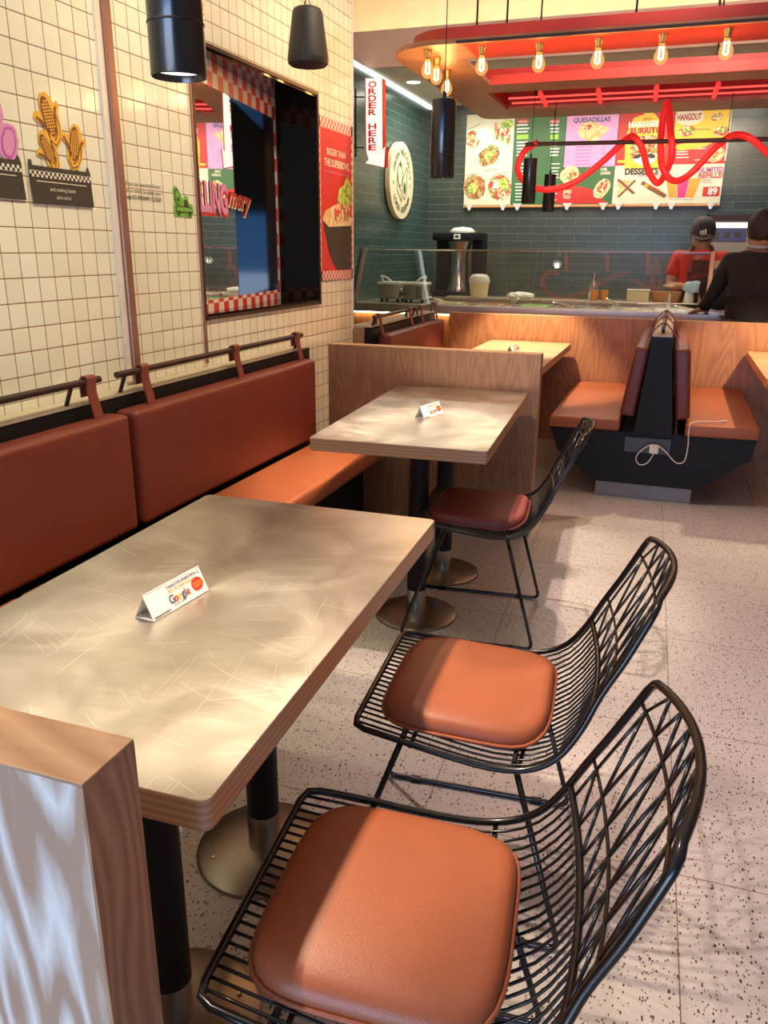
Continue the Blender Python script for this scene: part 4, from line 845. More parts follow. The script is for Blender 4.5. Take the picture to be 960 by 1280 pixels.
a, b = mm(737, 163); shape('food_picture', MP, ell(a, b, .115, .085, .1, 20, .1, 4), 'food_c', t, .002); shape('food_picture', MP, [(a+.06, b+.05), (a+.20, b+.02), (a+.05, b-.14), (a-.02, b-.08)], 'food_c', t, .002); shape('food_picture', MP, ell(a-.02, b+.03, .05, .025, .1, 14, .2, 4), 'food_d', t, .003)
lines(t, 719, 742, [184, 188, 192, 196.5, 201, 205.5], 'purple', .006); lines(t, 752, 757, [184, 188, 192, 196.5], 'purple', .006)
c0 = mm(718, 254)[0]; shape('red_arc', MP, [(xs[2]+.004, ZB+.003), (xs[3]-.03, ZB+.003)]+[(c0+.3*math.cos(k*PI/12)*1.0-.02, ZB+.003+.17*math.sin(k*PI/12)) for k in range(1, 12)], 'red', t, .001)
a, b = mm(712, 219); shape('taco_picture', MP, ell(a, b, .095, .085, .4, 20, .15, 5), 'food_c', t, .003); shape('taco_filling', MP, ell(a+.01, b-.01, .06, .04, .3, 16, .25, 6), 'food_d', t, .004)
a, b = mm(752, 236); shape('taco_picture', MP, ell(a, b, .105, .07, 1.0, 20, .15, 7), 'food_c', t, .003); shape('taco_filling', MP, ell(a, b+.01, .085, .04, .9, 16, .25, 8), 'food_d', t, .004)
a, b = mm(757, 214); text('heading_lettering', 'OVER\nLOADED', MP, a, b, .062, 'cream', t, width=.10, bold=.04, lift=.003); a, b = mm(709, 243); text('heading_lettering', 'JUMBO\nTACO', MP, a, b, .085, 'cream', t, width=.085, bold=.04, lift=.003)
zq = mm(835, 205.5)[1]
t = board('red habanero burrito menu board in the middle of the row', xs[3], xs[4], zq, ZT, 'red')
a, b = mm(809, 150); shape('yellow_flame', MP, [(a-.17, b-.45), (a-.19, b-.15), (a-.13, b+.02), (a-.04, b+.05), (a, b+.10), (a+.08, b+.04), (a+.15, b-.05), (a+.19, b-.2), (a+.17, b-.45)], 'yellow', t, .001)
text('heading_lettering', 'HABANERO', MP, a-.0, mm(809, 155)[1], .050, 'white', t, width=.34, bold=.05, lift=.004); text('heading_lettering', 'BURRITO', MP, a-.0, mm(809, 163)[1], .050, 'redpaint', t, width=.30, bold=.05, lift=.004); text('heading_lettering', 'spicy', MP, a, mm(809, 148)[1], .03, 'redpaint', t, lift=.004)
a, b = mm(807, 187); shape('burrito_picture', MP, ell(a, b, .16, .13, 0, 24, .1, 5), 'food_d', t, .002); shape('burrito_picture', MP, ell(a, b-.09, .10, .05, 0, 20, .1, 5), 'white', t, .003); shape('olive_picture', MP, ell(a-.07, b-.06, .035, .02, .3), 'dark', t, .004); shape('olive_picture', MP, ell(a+.06, b-.06, .04, .02, -.2), 'dark', t, .004)
lines(t, 772, 791, [202], 'yellow', .022)
t = board('yellow and red nachos menu board at the right end of the row', xs[4], xs[5], zq, ZT, 'red')
zy = mm(875, 173)[1]; shape('yellow_area', MP, rc(xs[4]+.004, xs[5]-.004, zy, ZT-.004), 'yellow', t)
a, b = mm(862, 146); shape('badge', MP, ell(a, b, .13, .075), 'cream', t, .002); text('heading_lettering', 'HANGOUT', MP, a, b, .055, 'redpaint', t, width=.22, bold=.04, lift=.004)
for x, y, r in ((896, 146, 5.5), (902, 164, 7), (858, 164, 8)): dish(t, x, y, r, r*.62, 'food_d', .2, ('food_b', 0, 1), x)
lines(t, 868, 888, [162], 'brown', .006)
a, b = mm(865, 182); shape('yellow_lettering', MP, ell(a, b, .16, .035, .1, 18, .4, 6), 'yellow', t, .002); dish(t, 894, 193, 9, 7, 'food_c', .3, ('food_a', 0, 0), 3); lines(t, 845, 862, [190, 193, 197], 'white', .008); lines(t, 868, 888, [183, 186, 200], 'white', .008)
bm = bmesh.new()
for k in range(22): poly(bm, MP, ell(xs[5]-.004, zq+.03+k*(ZT-zq-.05)/21, .010, .010, 0, 8), -.02, .002)
obj('scalloped_edge', bm, 'white', t)
t = board('cream menu board with desserts and drink glasses below the red boards', xs[3], xs[5], ZB, zq-.002, 'cream')
a, b = mm(802, 214); text('heading_lettering', 'DESSERTS', MP, a, b, .055, 'greytext', t, width=.32, bold=.05, lift=.003); a, b = mm(811, 219); text('heading_lettering', 'sweet tooth', MP, a, b, .03, 'purple', t, lift=.003)
a, b = mm(783, 233); shape('dessert_picture', MP, [(a-.08, b-.1), (a+.08, b+.05), (a-.09, b+.06)], 'food_c', t, .002); shape('dessert_picture', MP, [(a-.10, b+.06), (a-.08, b+.075), (a+.09, b-.06), (a+.07, b-.075)], 'brown', t, .003); shape('dessert_picture', MP, [(a+.07, b+.06), (a+.09, b+.05), (a-.06, b-.10), (a-.08, b-.095)], 'brown', t, .003)
a, b = mm(816, 234)
for k in range(3): shape('dessert_picture', MP, [(a-.12+.03*k, b+.03-.02*k), (a-.10+.03*k, b+.06-.02*k), (a+.08+.03*k, b-.03-.02*k), (a+.06+.03*k, b-.06-.02*k)], 'orange' if k % 2 else 'brown', t, .002+.0008*k)
for i, (x, m_) in enumerate(((841, 'orange'), (853, plain('magenta_print', (.75, .04, .22), .5)), (865, 'orange'))):
    a, b = mm(x, 234); sl = (-.02, 0, .025)[i]; shape('drink_picture', MP, [(a-.035-sl*.5, b-.10), (a+.035-sl*.5, b-.10), (a+.055+sl, b+.08), (a-.055+sl, b+.08)], m_, t, .002+.001*(i == 1)); shape('drink_base', MP, rc(a-.03-sl*.5, a+.03-sl*.5, b-.11, b-.098), 'white', t, .004)
a, b = mm(889, 212); text('heading_lettering', 'UNLIMITED', MP, a-.02, b, .045, 'purple', t, width=.26, bold=.03, lift=.003); a, b = mm(889, 219); text('heading_lettering', 'REFILLS!', MP, a-.005, b, .045, 'red', t, width=.22, bold=.03, lift=.003)
lines(t, 878, 893, [225, 228], 'red', .006); a, b = mm(888, 239); shape('price_tag', MP, rc(a-.07, a+.085, b-.045, b+.04), 'red', t, .002); text('price', '89', MP, a+.02, b, .06, 'white', t, bold=.03, lift=.004)
t = thing('menu_rail', 'thin orange rail with white clips under the menu boards', 'rail', (0, 0, 0)); obj('rail', bx(xs[0], xs[5], MY-.006, BY-.002, ZB-.028, ZB-.004), 'creamplastic', t); obj('orange_lip', bx(xs[0], xs[5], MY-.012, MY-.0065, ZB-.024, ZB-.012), 'orangecup', t)
for x in (587, 629, 647, 709, 754, 773, 820, 839, 888):
    a, _ = mm(x, 258); bm = bmesh.new(); poly(bm, MP, [(a-.05, ZB+.01), (a-.02, ZB-.03), (a-.012, ZB-.055), (a+.012, ZB-.055), (a+.02, ZB-.03), (a+.05, ZB+.01)], .0125, .022); obj('clip', bm, 'plastic', t)

# ------------------------------------------------------------------ signs at the kitchen side wall
t = thing('round_sign', 'round cream sign with dark lettering and avocado drawing on the teal wall', 'sign', (0, 0, 0)); SP = Plane((TX+.055, 7.87, 2.03), (0, 1, 0), (0, 0, 1))
bm = bmesh.new(); poly(bm, SP, ell(0, 0, .365, .345, 0, 64), -.045, 0); obj('disc', bm, plain('sign_cream', (.78, .70, .48), .5), t)
arc_text('lettering', 'GROWN NEXICALLY', SP, 0, 0, .255, .052, 158, 10, 'olive', t); arc_text('lettering', 'LOADS GREENER', SP, 0, 0, .262, .052, 215, 325, 'olive', t, True)
for a in (-.255, .265): shape('star', SP, [( a+.02*(1 if k % 2 else .45)*math.cos(k*PI/5+.3), -.03+.024*(1 if k % 2 else .45)*math.sin(k*PI/5+.3)) for k in range(10)], 'darkgreen', t)
def ring_(bm, pts, wd):
    n = len(pts)
    for i in range(n):
        a = Vector(pts[i]); b = Vector(pts[(i+1) % n]); d = (b-a)
        if d.length < 1e-6: continue
        d.normalize(); q = Vector((-d.y, d.x))*wd/2; e = d*wd*.3; poly(bm, SP, [tuple(a-q-e), tuple(b-q+e), tuple(b+q+e), tuple(a+q-e)], .001, .0025)
bm = bmesh.new()
ring_(bm, [(-.06+.075*math.cos(k*PI/12), .05+.10*math.sin(k*PI/12)) for k in range(24)], .011)
ring_(bm, [(-.14, .07), (-.16, -.02), (-.13, -.10), (-.01, -.19), (-.02, -.10), (-.10, -.04)], .011)
ring_(bm, [(.14, .13), (.10, .09), (.03, .03), (.02, -.06), (.04, -.14), (.08, -.165), (.13, -.12), (.15, -.04), (.15, .05), (.165, .10)], .011)
obj('drawing', bm, 'olive', t); shape('avocado_stone', SP, ell(.085, -.06, .032, .055), 'darkgreen', t); shape('tomato_leaf', SP, [(-.06, .18), (-.04, .155), (0, .15), (-.04, .135), (-.05, .11), (-.075, .135), (-.11, .13), (-.085, .155)], 'olive', t, .002)
t = thing('arrow_sign', 'white lit arrow sign reading ORDER HERE with red edge at wall end', 'sign', (0, 0, 0)); OY = 4.735; OP = Plane((0, OY, 0), (1, 0, 0), (0, 0, 1))
def om(x, y): p = at(x, y, OY); return (p.x, p.z)
arrow = [om(457, 98), om(477.5, 98.5), om(478, 188), om(481.5, 183), om(480, 209), om(456.5, 204), om(461, 199.5), om(458, 190)]
cx_ = sum(p[0] for p in arrow)/8; cz_ = sum(p[1] for p in arrow)/8
bm = bmesh.new(); poly(bm, OP, [(cx_+(a-cx_)*1.05+(.004 if a > cx_ else -.004), cz_+(b-cz_)*1.006) for a, b in arrow], -.045, -.001); obj('red_edge', bm, 'redpaint', t)
shape('lit_face', OP, arrow, 'signface', t, -.001, .002)
for i, ch_ in enumerate('ORDER HERE'):
    if ch_ == ' ': continue
    a, b = om(464.8, 105.5+i*8.75); text('letter', ch_, OP, a+.004, b, .031, 'red', t, width=.050, bold=.03, lift=.0022)
bm = bmesh.new(); a0 = om(446, 112); a1 = om(446, 197); cyl(bm, (a0[0], OY-.02, a0[1]), (a1[0], OY-.02, a1[1]), .006, n=8)
for y in (122, 185): p0 = om(446, y); p1 = om(457, y); cyl(bm, (p0[0]-.0, OY-.02, p0[1]), (p1[0], OY-.02, p1[1]), .004, n=8)
for y in (122, 185): p0 = om(446, y); cyl(bm, (p0[0], OY-.02, p0[1]), (p0[0]-.0, 4.667, p0[1]), .004, n=8)
obj('bracket', bm, 'black', t)

# ------------------------------------------------------------------ hanging canopy with bulbs and neon
t = thing('canopy', 'hanging plywood and red canopy with rounded end above booths and counter', 'canopy', (0, 0, 0)); BZ = 2.40; BT = 2.424
UP = Plane((0, 0, 0), (1, 0, 0), (0, 1, 0)); XL, XR2 = -1.60, 3.0
def corner(x, y, r, a0, a1, n=10): return [(x+r*math.cos(math.radians(a0+(a1-a0)*k/n)), y+r*math.sin(math.radians(a0+(a1-a0)*k/n))) for k in range(n+1)]
bm = bmesh.new()
poly(bm, UP, corner(XL+.30, 4.44+.30, .30, 180, 270)+[(-1.20, 4.44), (-1.20, 4.80), (XL, 4.80)], BZ, BT)
poly(bm, UP, rc(-1.20, XR2, 4.44, 4.80), BZ, BT)
poly(bm, UP, rc(XL, -1.25, 4.80, 5.55), BZ, BT); poly(bm, UP, rc(XL, -1.33, 5.55, 6.80), BZ, BT); poly(bm, UP, rc(-1.33, XR2, 5.55, 5.81), BZ, BT); poly(bm, UP, rc(-1.33, XR2, 6.52, 6.80), BZ, BT)
poly(bm, UP, corner(XL+.12, 6.80, .12, 180, 90)[::-1][::-1]+[(XR2, 6.92), (XR2, 6.80)], BZ, BT)
poly(bm, UP, rc(2.6, XR2, 4.80, 5.55), BZ, BT); poly(bm, UP, rc(2.6, XR2, 5.81, 6.52), BZ, BT)
obj('board', bm, 'canopywood', t)
shape('red_band', Plane((0, 0, BZ), (1, 0, 0), (0, -1, 0)), [(-1.16, -4.47), (2.9, -4.47), (2.9, -4.795), (-1.16, -4.795)], 'redpaint', t, .0002, .001)  # near underside strip coloured red, left end stays plywood
bm = bmesh.new(); o_ = corner(XL+.36, 4.50+.27, .27, 180, 270, 12)+[(XR2-.06, 4.50), (XR2-.06, 6.85), (XL+.09, 6.85)]; n = len(o_)
i_ = [(min(max(x, XL+.11), XR2-.08)+(0), min(max(y, 4.52), 6.83)) for x, y in o_]
c_ = corner(XL+.36, 4.50+.27, .25, 180, 270, 12); i_[:13] = c_
vo = [[bm.verts.new((x, y, z)) for x, y in o_] for z in (BT+.0005, BT+.065)]; vi = [[bm.verts.new((x, y, z)) for x, y in i_] for z in (BT+.0005, BT+.065)]
for k in range(n):
    j = (k+1) % n
    bm.faces.new((vo[0][k], vo[0][j], vo[1][j], vo[1][k])); bm.faces.new((vi[0][j], vi[0][k], vi[1][k], vi[1][j])); bm.faces.new((vo[1][k], vo[1][j], vi[1][j], vi[1][k])); bm.faces.new((vo[0][j], vo[0][k], vi[0][k], vi[0][j]))
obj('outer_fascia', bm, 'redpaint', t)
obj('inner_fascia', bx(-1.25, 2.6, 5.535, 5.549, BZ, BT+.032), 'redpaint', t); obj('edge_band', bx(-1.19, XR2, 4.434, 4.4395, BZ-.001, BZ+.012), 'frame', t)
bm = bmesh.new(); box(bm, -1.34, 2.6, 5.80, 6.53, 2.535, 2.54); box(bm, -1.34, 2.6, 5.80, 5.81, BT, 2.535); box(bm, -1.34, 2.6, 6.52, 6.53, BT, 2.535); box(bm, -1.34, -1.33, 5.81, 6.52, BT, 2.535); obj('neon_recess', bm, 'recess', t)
for q0, q1, z in (((620, 126), (960, 104.5), 2.44), ((618, 134), (960, 116), 2.43)):
    p0 = hat(*q0, z); p1 = hat(*q1, z); y_ = (p0.y+p1.y)/2; y_ = min(max(y_, 5.9), 6.42); bm = bmesh.new(); cyl(bm, (-1.28, y_, z), (2.5, y_, z), .0065, n=8); obj('neon_line', bm, 'neonthin', t)
for q0, q1 in (((675, 116), (689, 138)), ((748, 112.5), (754, 134)), ((821, 108), (820.5, 132)), ((898, 105), (890.6, 129)), ((972, 100), (962, 124))):
    p0 = hat(*q0, 2.425); p1 = hat(*q1, 2.425); y0_ = max(p0.y, 5.83); y1_ = min(p1.y, 6.50); bm = bmesh.new(); cyl(bm, (p0.x, y0_, 2.425), (p1.x, y1_, 2.425), .016, n=10); obj('neon_tube', bm, 'neon', t)
for x, y in ((-1.13, 4.62), (-.98, 4.66), (-.33, 4.62), (.05, 4.62), (-1.05, 6.1), (.1, 6.7)):
    bm = bmesh.new(); cyl(bm, (x, y, BT), (x, y, 3.5), .006, n=6); cyl(bm, (x, y, BT), (x, y, BT+.07), .014, n=8); obj('hanging_rod', bm, 'black', t)
for i, (x, y) in enumerate(((603, 58), (675, 54), (749, 48), (829, 42), (911, 35), (535, 63), (546, 72), (559, 88))):
    p = hat(x, y, BZ); b_ = thing('light_bulb', 'warm clear light bulb under the canopy, ' + ['fourth counted from its left end', 'left of the middle', 'in the middle of the row', 'second from the right edge', 'rightmost at the frame edge', 'outermost at the rounded end', 'middle one of three at the rounded end', 'innermost of three at the rounded end'][i], 'light bulb', (p.x, p.y, BZ), 0, 'bulbs under the canopy')
    bm = bmesh.new(); lathe(bm, [(0, 0), (.022, 0), (.022, -.012), (.017, -.02), (.017, -.045), (0, -.045)], n=16); obj('socket', bm, plain('brass', (.60, .36, .12), .35, .9), b_, 'auto')
    bm = bmesh.new(); lathe(bm, [(.013, -.046), (.02, -.062), (.032, -.085), (.034, -.10), (.028, -.120), (.014, -.132), (0, -.135)], n=20); obj('glass_envelope', bm, 'bulb', b_, True)
    bm = bmesh.new(); tube(bm, [(-.008, 0, -.055), (-.010, 0, -.105), (0, 0, -.112), (.010, 0, -.105), (.008, 0, -.055)], .0042, 6); obj('filament', bm, 'filament', b_, True)
    l = bpy.data.lights.new('bulb_light', 'POINT'); l.energy = 2.2; l.color = (1, .55, .2); l.shadow_soft_size = .02; lo = bpy.data.objects.new('bulb_light', l); COL.objects.link(lo); lo.location = (p.x, p.y, BZ-.16)

# flexible red tube wound round a black bar
t = thing('loop_light', 'red flexible light tube looping round a black hanging bar', 'light', (0, 0, 0))
b0, b1 = at(657, 178, 6.2), at(960, 176.5, 6.2); bm = bmesh.new(); cyl(bm, (b0.x, 6.2, 2.125), (1.6, 6.2, 2.10), .014, n=12); obj('bar', bm, 'frame', t)
pts = [(672, 178), (655, 190), (647, 212), (660, 231), (686, 237), (718, 228), (752, 203), (781, 176), (792, 171), (803, 186), (810, 212), (822, 229), (833, 214), (840, 192), (838, 160), (834, 128), (827, 160), (826, 195), (830, 214), (843, 226), (863, 217), (895, 184), (917, 169), (938, 173), (960, 192), (985, 215)]
bm = bmesh.new(); tube(bm, smooth_pts([at(x, y, 6.2+.05*math.sin(i*1.3)) for i, (x, y) in enumerate(pts)], 6), .022, 10); obj('flex_tube', bm, 'hose', t, True)
bm = bmesh.new()
for x in (b0.x+.2, .22, 1.2): cyl(bm, (x, 6.2, 2.12), (x, 6.2, 2.40), .0025, n=6)
obj('wire', bm, 'black', t)

# ------------------------------------------------------------------ pendants and speaker
def pendant(label, x, y, zb, r=.045, ln=.32, pw=0, hang=3.5):
    t = thing('pendant_lamp', label, 'pendant lamp', (x, y, zb), 0, 'black cylinder pendant lamps')
    bm = bmesh.new(); lathe(bm, [(r*.8, .02), (r*.93, .012), (r*.97, 0), (r, .002), (r, ln), (r*.5, ln+.003), (0, ln+.003)], n=36); obj('shade', bm, 'lampblack', t, 'auto')
    bm = bmesh.new(); lathe(bm, [(r+.0005, .078), (r+.0012, .08), (r+.0005, .082)], n=36); obj('seam', bm, 'black', t)
    bm = bmesh.new(); lathe(bm, [(0, .011), (r*.88, .011)], n=28); obj('lens', bm, 'lens', t)
    bm = bmesh.new(); cyl(bm, (0, 0, ln+.003), (0, 0, ln+.03), .007, n=10); cyl(bm, (0, 0, ln+.03), (0, 0, hang-zb), .0022, n=6); obj('cord', bm, 'black', t)
    if pw:
        l = spot('pendant_spot', (x, y, zb-.012), (x, y, 0), pw, (1.0, .78, .54), 76, .35, .018)
    return t
pA = hat(226, 88, 1.70)
pendant('large looking black cylinder pendant lamp nearest the camera at top left', -.84, 1.315, 1.675, .047, .34, 85)
pendant('black cylinder pendant lamp hanging over the second steel table', -.896, 3.2, 1.665, .046, .27, 105)
pendant('small black cylinder pendant lamp over the far booth table, left of pair', -1.0, 5.75, 1.705, .046, .28, 140, 2.40)
pendant('smallest black cylinder pendant lamp, in front of the green menu board', -.99, 6.6, 1.69, .045, .265, 12, 2.40)
t = thing('hanging_speaker', 'black tapered speaker hanging in front of the tiled wall', 'speaker', (-1.60, 3.52, 2.15))
bm = bmesh.new(); lathe(bm, [(0, 0), (.078, 0), (.086, .006), (.089, .02), (.088, .03), (.064, .20), (.058, .212), (.045, .218), (0, .22)], n=36); obj('cabinet', bm, 'speakerblack', t, 'auto')
bm = bmesh.new(); lathe(bm, [(0, -.002), (.076, -.002), (.076, 0)], n=32); obj('grille', bm, 'black', t)
bm = bmesh.new(); tube(bm, [(.02, 0, .215), (.0, 0, .26), (-.02, 0, .215)], .003, 6); cyl(bm, (0, 0, .255), (0, 0, 1.345), .0025, n=6); obj('cable', bm, 'black', t)
t = thing('downlight', 'small recessed round downlight in the kitchen ceiling above the arrow sign', 'downlight', (-2.44, 7.66, 2.84)); bm = bmesh.new(); lathe(bm, [(.06, -.001), (.075, -.004), (.075, -.0005)], n=28); obj('trim_ring', bm, 'plastic', t)
bm = bmesh.new(); lathe(bm, [(0, -.002), (.06, -.002)], n=28); obj('lens', bm, 'downlight', t)

# ------------------------------------------------------------------ people
def skin(name, J, E, mat, parent, sub=2, root=None):
    names = list(J); me = bpy.data.meshes.new(name); me.from_pydata([J[k][0] for k in names], [(names.index(a), names.index(b)) for a, b in E], [])
    o = bpy.data.objects.new(name, me); COL.objects.link(o); o.modifiers.new('s', 'SKIN'); m2 = o.modifiers.new('d', 'SUBSURF'); m2.levels = sub; m2.render_levels = sub
    for i, k in enumerate(names):
        r = J[k][1]; sv = me.skin_vertices[0].data[i]; sv.radius = (r, r) if isinstance(r, (int, float)) else r
        sv.use_root = (k == (root or names[0]))
    dg = bpy.context.evaluated_depsgraph_get(); m3 = bpy.data.meshes.new_from_object(o.evaluated_get(dg)); bpy.data.objects.remove(o)
    m3.name = name; m3.materials.clear(); m3.materials.append(M[mat])
    for p in m3.polygons: p.use_smooth = True
    o = bpy.data.objects.new(name, m3); COL.objects.link(o)
    if parent: o.parent = parent
    return o
def person(label, loc, rz, pose, look, hair=None):
    t = thing('person', label, 'person', loc, rz); J = {}; E = []
    # local: faces -y; z up
    J['pelvis'] = ((0, 0, .95), (.15, .11)); J['waist'] = ((0, -.005, 1.08), (.135, .10)); J['chest'] = ((0, pose.get('lean', 0)*.6, 1.27), (.155, .11)); J['neckb'] = ((0, pose.get('lean', 0), 1.40), (.07, .065))
    hx, hy, hz = pose['head']; J['neck'] = ((hx*.4, pose.get('lean', 0)+hy*.4, 1.455), .062); J['jaw'] = ((hx*.9, hy*.95-.015, hz-.055), (.092, .100)); J['skull'] = ((hx, hy+.01, hz+.02), (.088, .104)); J['crown'] = ((hx, hy+.015, hz+.075), (.066, .078))
    E += [('pelvis', 'waist'), ('waist', 'chest'), ('chest', 'neckb'), ('neckb', 'neck'), ('neck', 'jaw'), ('jaw', 'skull'), ('skull', 'crown')]
    for s, nm in ((-1, 'l'), (1, 'r')):
        sh, el, wr = pose[nm]; J['sh'+nm] = (sh, .065); J['el'+nm] = (el, .044); J['wr'+nm] = (wr, (.03, .026)); J['fa'+nm] = (tuple(Vector(el).lerp(Vector(wr), .3)), .043)
        E += [('chest', 'sh'+nm), ('sh'+nm, 'el'+nm), ('el'+nm, 'fa'+nm), ('fa'+nm, 'wr'+nm)]
        J['hip'+nm] = ((s*.09, 0, .88), .095); J['kn'+nm] = ((s*.10, -.01, .50), .06); J['an'+nm] = ((s*.10, .02, .10), .04); J['toe'+nm] = ((s*.11, -.13, .035), (.042, .03)); E += [('pelvis', 'hip'+nm), ('hip'+nm, 'kn'+nm), ('kn'+nm, 'an'+nm), ('an'+nm, 'toe'+nm)]
        hd = Vector(pose['hand'+nm]); wv = Vector(wr); pm = wv.lerp(hd, .45); d = (hd-wv).normalized(); side = d.cross(Vector((0, 0, 1))).normalized(); curl = Vector(pose.get('curl'+nm, (0, 0, -.02)))
        J['pa'+nm] = (tuple(pm), (.032, .017)); E.append(('wr'+nm, 'pa'+nm))
        for f, (off, ln) in enumerate(((-.026, .82), (-.009, .98), (.009, .95), (.025, .74))):
            b0_ = pm+side*off+d*.025; b1_ = pm+side*off*1.15+d*(.03+.032*ln)+curl*.25; b2_ = pm+side*off*1.2+d*(.03+.060*ln)+curl
            for q, pt, r in (('a', b0_, .0105), ('b', b1_, .0092), ('c', b2_, .0075)): J[q+str(f)+nm] = (tuple(pt), r)
            E += [('pa'+nm, 'a'+str(f)+nm), ('a'+str(f)+nm, 'b'+str(f)+nm), ('b'+str(f)+nm, 'c'+str(f)+nm)]
        th = pm-side*.034*s*pose.get('thumb', 1)-d*.005; J['t1'+nm] = (tuple(th), .011); J['t2'+nm] = (tuple(th-side*.012*s*pose.get('thumb', 1)+d*.032+curl*.3), .009); E += [('pa'+nm, 't1'+nm), ('t1'+nm, 't2'+nm)]
    J['nose'] = ((hx, hy-.098, hz-.012-.0), .012); E.append(('skull', 'nose'))
    body = skin('body', J, E, 'skin', t, 2)
    hp = Vector((hx, hy, hz))
    for s in (-1, 1):
        bm = bmesh.new(); lathe(bm, [(0, -.03), (.012, -.022), (.015, 0), (.012, .02), (0, .03)], tuple(hp+Vector((s*.078, .012, -.01))), 10); obj('ear', bm, 'skin', t, True)
        bm = bmesh.new(); lathe(bm, [(0, -.006), (.009, 0), (0, .006)], tuple(hp+Vector((s*.03, -.088, .012))), 10); obj('eye', bm, 'dark', t)
    bm = bmesh.new(); box(bm, hx-.024, hx+.024, hy-.088, hy-.078, hz-.062, hz-.054, bev=.003); obj('mouth', bm, 'shaded_red', t)
    g = look
    C_ = {k: J[k] for k in ('pelvis', 'waist', 'chest', 'neckb', 'shl', 'shr', 'ell', 'elr')}; CJ = {k: (v[0], tuple(x+.014 for x in (v[1] if isinstance(v[1], tuple) else (v[1], v[1])))) for k, v in C_.items()}; CE = [('pelvis', 'waist'), ('waist', 'chest'), ('chest', 'neckb'), ('chest', 'shl'), ('chest', 'shr')]
    CJ['hem'] = ((0, 0, .86), (.165, .125)); CJ['pelvis'] = ((0, 0, .95), (.172, .132)); CJ['waist'] = ((0, -.005, 1.08), (.158, .122)); CE.append(('pelvis', 'hem'))
    CJ['neckb'] = (tuple(Vector(J['neckb'][0])-Vector((0, 0, .0))), (.078, .074))
    for nm in 'lr':
        if g['sleeve'] == 'long':
            CE += [('sh'+nm, 'el'+nm), ('el'+nm, 'wr'+nm)]; CJ['wr'+nm] = (tuple(Vector(J['el'+nm][0]).lerp(Vector(J['wr'+nm][0]), .93)), .042)
        else: CJ['el'+nm] = (tuple(Vector(J['sh'+nm][0]).lerp(Vector(J['el'+nm][0]), .75)), .066); CE += [('sh'+nm, 'el'+nm)]
    skin('shirt', CJ, CE, g['shirt'], t, 2)
    TJ = {k: (J[k][0], tuple(x+.012 for x in (J[k][1] if isinstance(J[k][1], tuple) else (J[k][1], J[k][1])))) for k in ('pelvis', 'hipl', 'hipr', 'knl', 'knr', 'anl', 'anr')}; TJ['pelvis'] = (J['pelvis'][0], (.168, .128))
    skin('trousers', TJ, [('pelvis', 'hipl'), ('hipl', 'knl'), ('knl', 'anl'), ('pelvis', 'hipr'), ('hipr', 'knr'), ('knr', 'anr')], 'trousers', t, 2)
    for nm in 'lr': skin('shoe', {'a': (J['an'+nm][0][:2]+(.06,), .052), 'b': (J['toe'+nm][0][:2]+(.048,), (.052, .042))}, [('a', 'b')], 'black', t, 2)
    return t, J, hp
pw_ = Vector((.185, 7.62, 0))
t, J, hp = person('person behind the counter in red shirt, dark apron and dark cap looking down', pw_, 0,
  dict(lean=-.05, head=(-.01, -.10, 1.545), l=((-.185, -.02, 1.355), (-.225, -.10, 1.12), (-.10, -.30, 1.13)), r=((.185, -.02, 1.355), (.225, -.10, 1.12), (.11, -.30, 1.13)), handl=(-.01, -.36, 1.15), handr=(.03, -.37, 1.14), curll=(0, -.01, -.02), curlr=(0, -.01, -.02)), dict(sleeve='short', shirt='shirt'))
bm = bmesh.new(); box(bm, -.13, .13, -.20, -.165, .55, 1.14, bev=.012); box(bm, -.095, .095, -.205, -.175, 1.12, 1.34, bev=.012)
obj('apron', bm, 'apron', t, 'auto')
bm = bmesh.new()
for s in (-1, 1): tube(bm, smooth_pts([(s*.085, -.195, 1.33), (s*.085, -.15, 1.42), (s*.07, -.02, 1.455), (s*.03, .05, 1.44)], 5), .012, 6)
obj('apron_strap', bm, 'apron', t, True)
bm = bmesh.new(); tube(bm, [(.080*math.cos(a), -.045+.080*math.sin(a), 1.425-.02*(math.sin(a) < -.3)) for a in [2*PI*k/20 for k in range(20)]], .020, 8, True); obj('collar', bm, 'shirt', t, True)
obj('name_card', bx(.10, .19, -.215, -.205, 1.20, 1.34), plain('beige_card', (.45, .36, .26), .6), t)
bm = bmesh.new(); mt = Matrix.Translation(hp+Vector((0, -.005, .012))) @ Matrix.Rotation(math.radians(20), 4, 'X')
lathe(bm, [(.098, -.01), (.100, .03), (.092, .075), (.065, .112), (.03, .128), (0, .132)], (0, .012, 0), 28, mt); obj('cap', bm, 'cap', t, True)
bm = bmesh.new(); vs = []
for z_, th in ((0, 0), (.006, 0)):
    pass
pts2 = [(.088*math.cos(a), -.05-.04*0-.115*math.sin(a)) for a in [PI*k/12 for k in range(13)]]
lo = [bm.verts.new(mt @ Vector((x, y, .0-.25*(abs(x)**2)*2))) for x, y in pts2]; hi = [bm.verts.new(mt @ Vector((x, y, .006-.25*(abs(x)**2)*2))) for x, y in pts2]
bm.faces.new(lo[::-1]); bm.faces.new(hi)
for k in range(13): bm.faces.new((lo[k], lo[(k+1) % 13], hi[(k+1) % 13], hi[k]))
obj('cap_brim', bm, 'cap', t)
bm = bmesh.new()
for k in range(3): box(bm, -.025+k*.018, -.013+k*.018, -.105, -.094, .022, .048+.006*k, mtx=mt)
obj('cap_badge', bm, 'white', t)
bm = bmesh.new(); lathe(bm, [(.094, -.05), (.097, 0), (.092, .03)], (0, .02, 0), 24, mt); bmesh.ops.delete(bm, geom=[v for v in bm.verts if v.co.y < hp.y-.01], context='VERTS'); obj('hair', bm, 'hair', t, True)
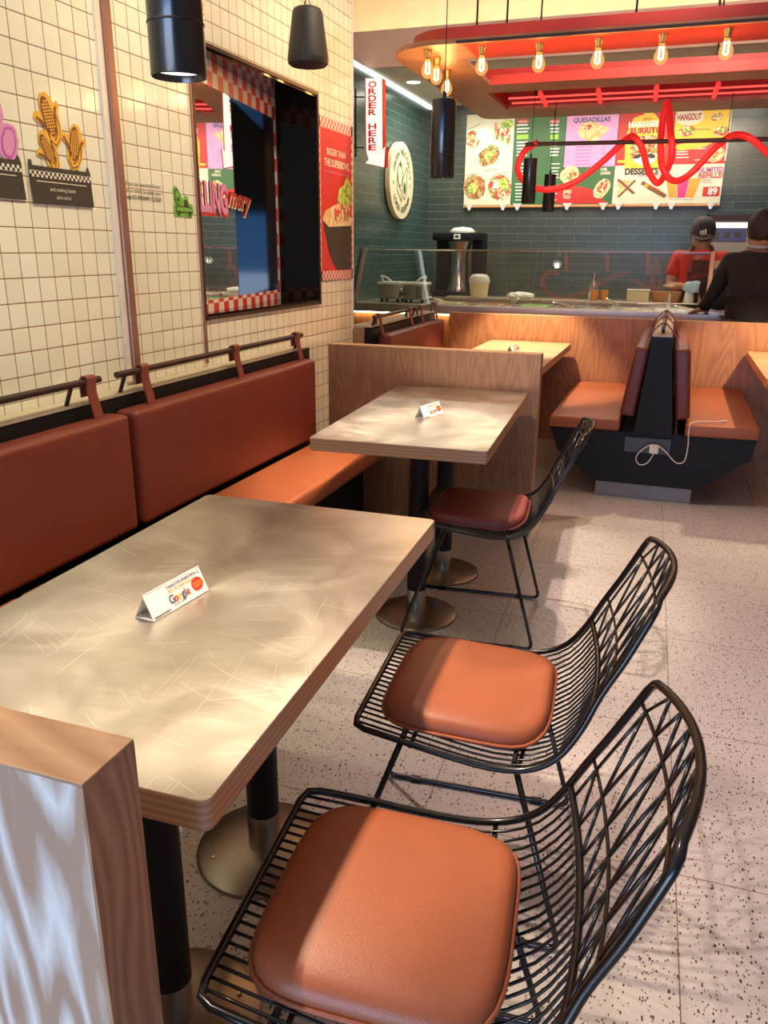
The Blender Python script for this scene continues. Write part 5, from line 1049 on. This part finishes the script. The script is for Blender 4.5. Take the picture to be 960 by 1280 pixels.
fo = thing('foil_packet', 'crumpled blue white packet held by the person behind the counter', 'packet', (pw_.x-.03, pw_.y-.385, 1.13)); bm = bmesh.new(); bmesh.ops.create_icosphere(bm, subdivisions=3, radius=.06); rnd = random.Random(9)
for v in bm.verts: v.co *= 1+.25*rnd.random(); v.co.x *= 1.25; v.co.y *= .6; v.co.z *= .75
obj('packet', bm, 'foil', fo)

pc = Vector((.53, 6.40, 0)); hand = at(866, 383, 6.70); R_ = lambda v: Vector((-(v.x-pc.x), -(v.y-pc.y), v.z))     # rz = pi: local faces the counter
hl = R_(Vector((.165, 6.66, .972))); wl = R_(Vector((.225, 6.60, 1.0))); ell_ = R_(Vector((.30, 6.47, 1.17)))
t, J, hp = person('person with dark hair and black clothes leaning one hand on counter, seen from behind', pc, PI,
  dict(lean=-.03, head=(0, -.04, 1.545), l=((-.185, 0, 1.335), (-.235, -.05, 1.10), (-.20, -.15, .92)), r=((.185, 0, 1.335), tuple(ell_), tuple(wl)), handl=(-.18, -.22, .84), handr=tuple(hl), curlr=(0, 0, -.012), thumb=1), dict(sleeve='long', shirt='bshirt'))
bm = bmesh.new(); bmesh.ops.create_icosphere(bm, subdivisions=4, radius=1); rnd = random.Random(2)
for v in bm.verts:
    x, y, z = v.co; k = 1+.035*math.sin(9*x+3*y)*math.sin(7*z)+.012*math.sin(23*x+17*z); v.co = hp+Vector((x*.094*k, y*.108*k+.018, z*.118*k+.035))
bmesh.ops.delete(bm, geom=[v for v in bm.verts if v.co.y < hp.y-.03 and v.co.z < hp.z+.045 or v.co.z < hp.z-.065], context='VERTS')
obj('hair', bm, 'hair', t, True)
bm = bmesh.new(); tube(bm, [(.078*math.cos(a), -.03+.070*math.sin(a), 1.452+.012*math.sin(a)*-1) for a in [2*PI*k/20 for k in range(20)]], .010, 8, True); obj('collar', bm, 'collar', t, True)
bm = bmesh.new(); bw = Vector(wl).lerp(Vector(ell_), .12); d_ = (Vector(ell_)-Vector(wl)).normalized(); cyl(bm, bw-d_*.012, bw+d_*.012, .046, n=20); obj('bracelet', bm, 'black', t, 'auto')
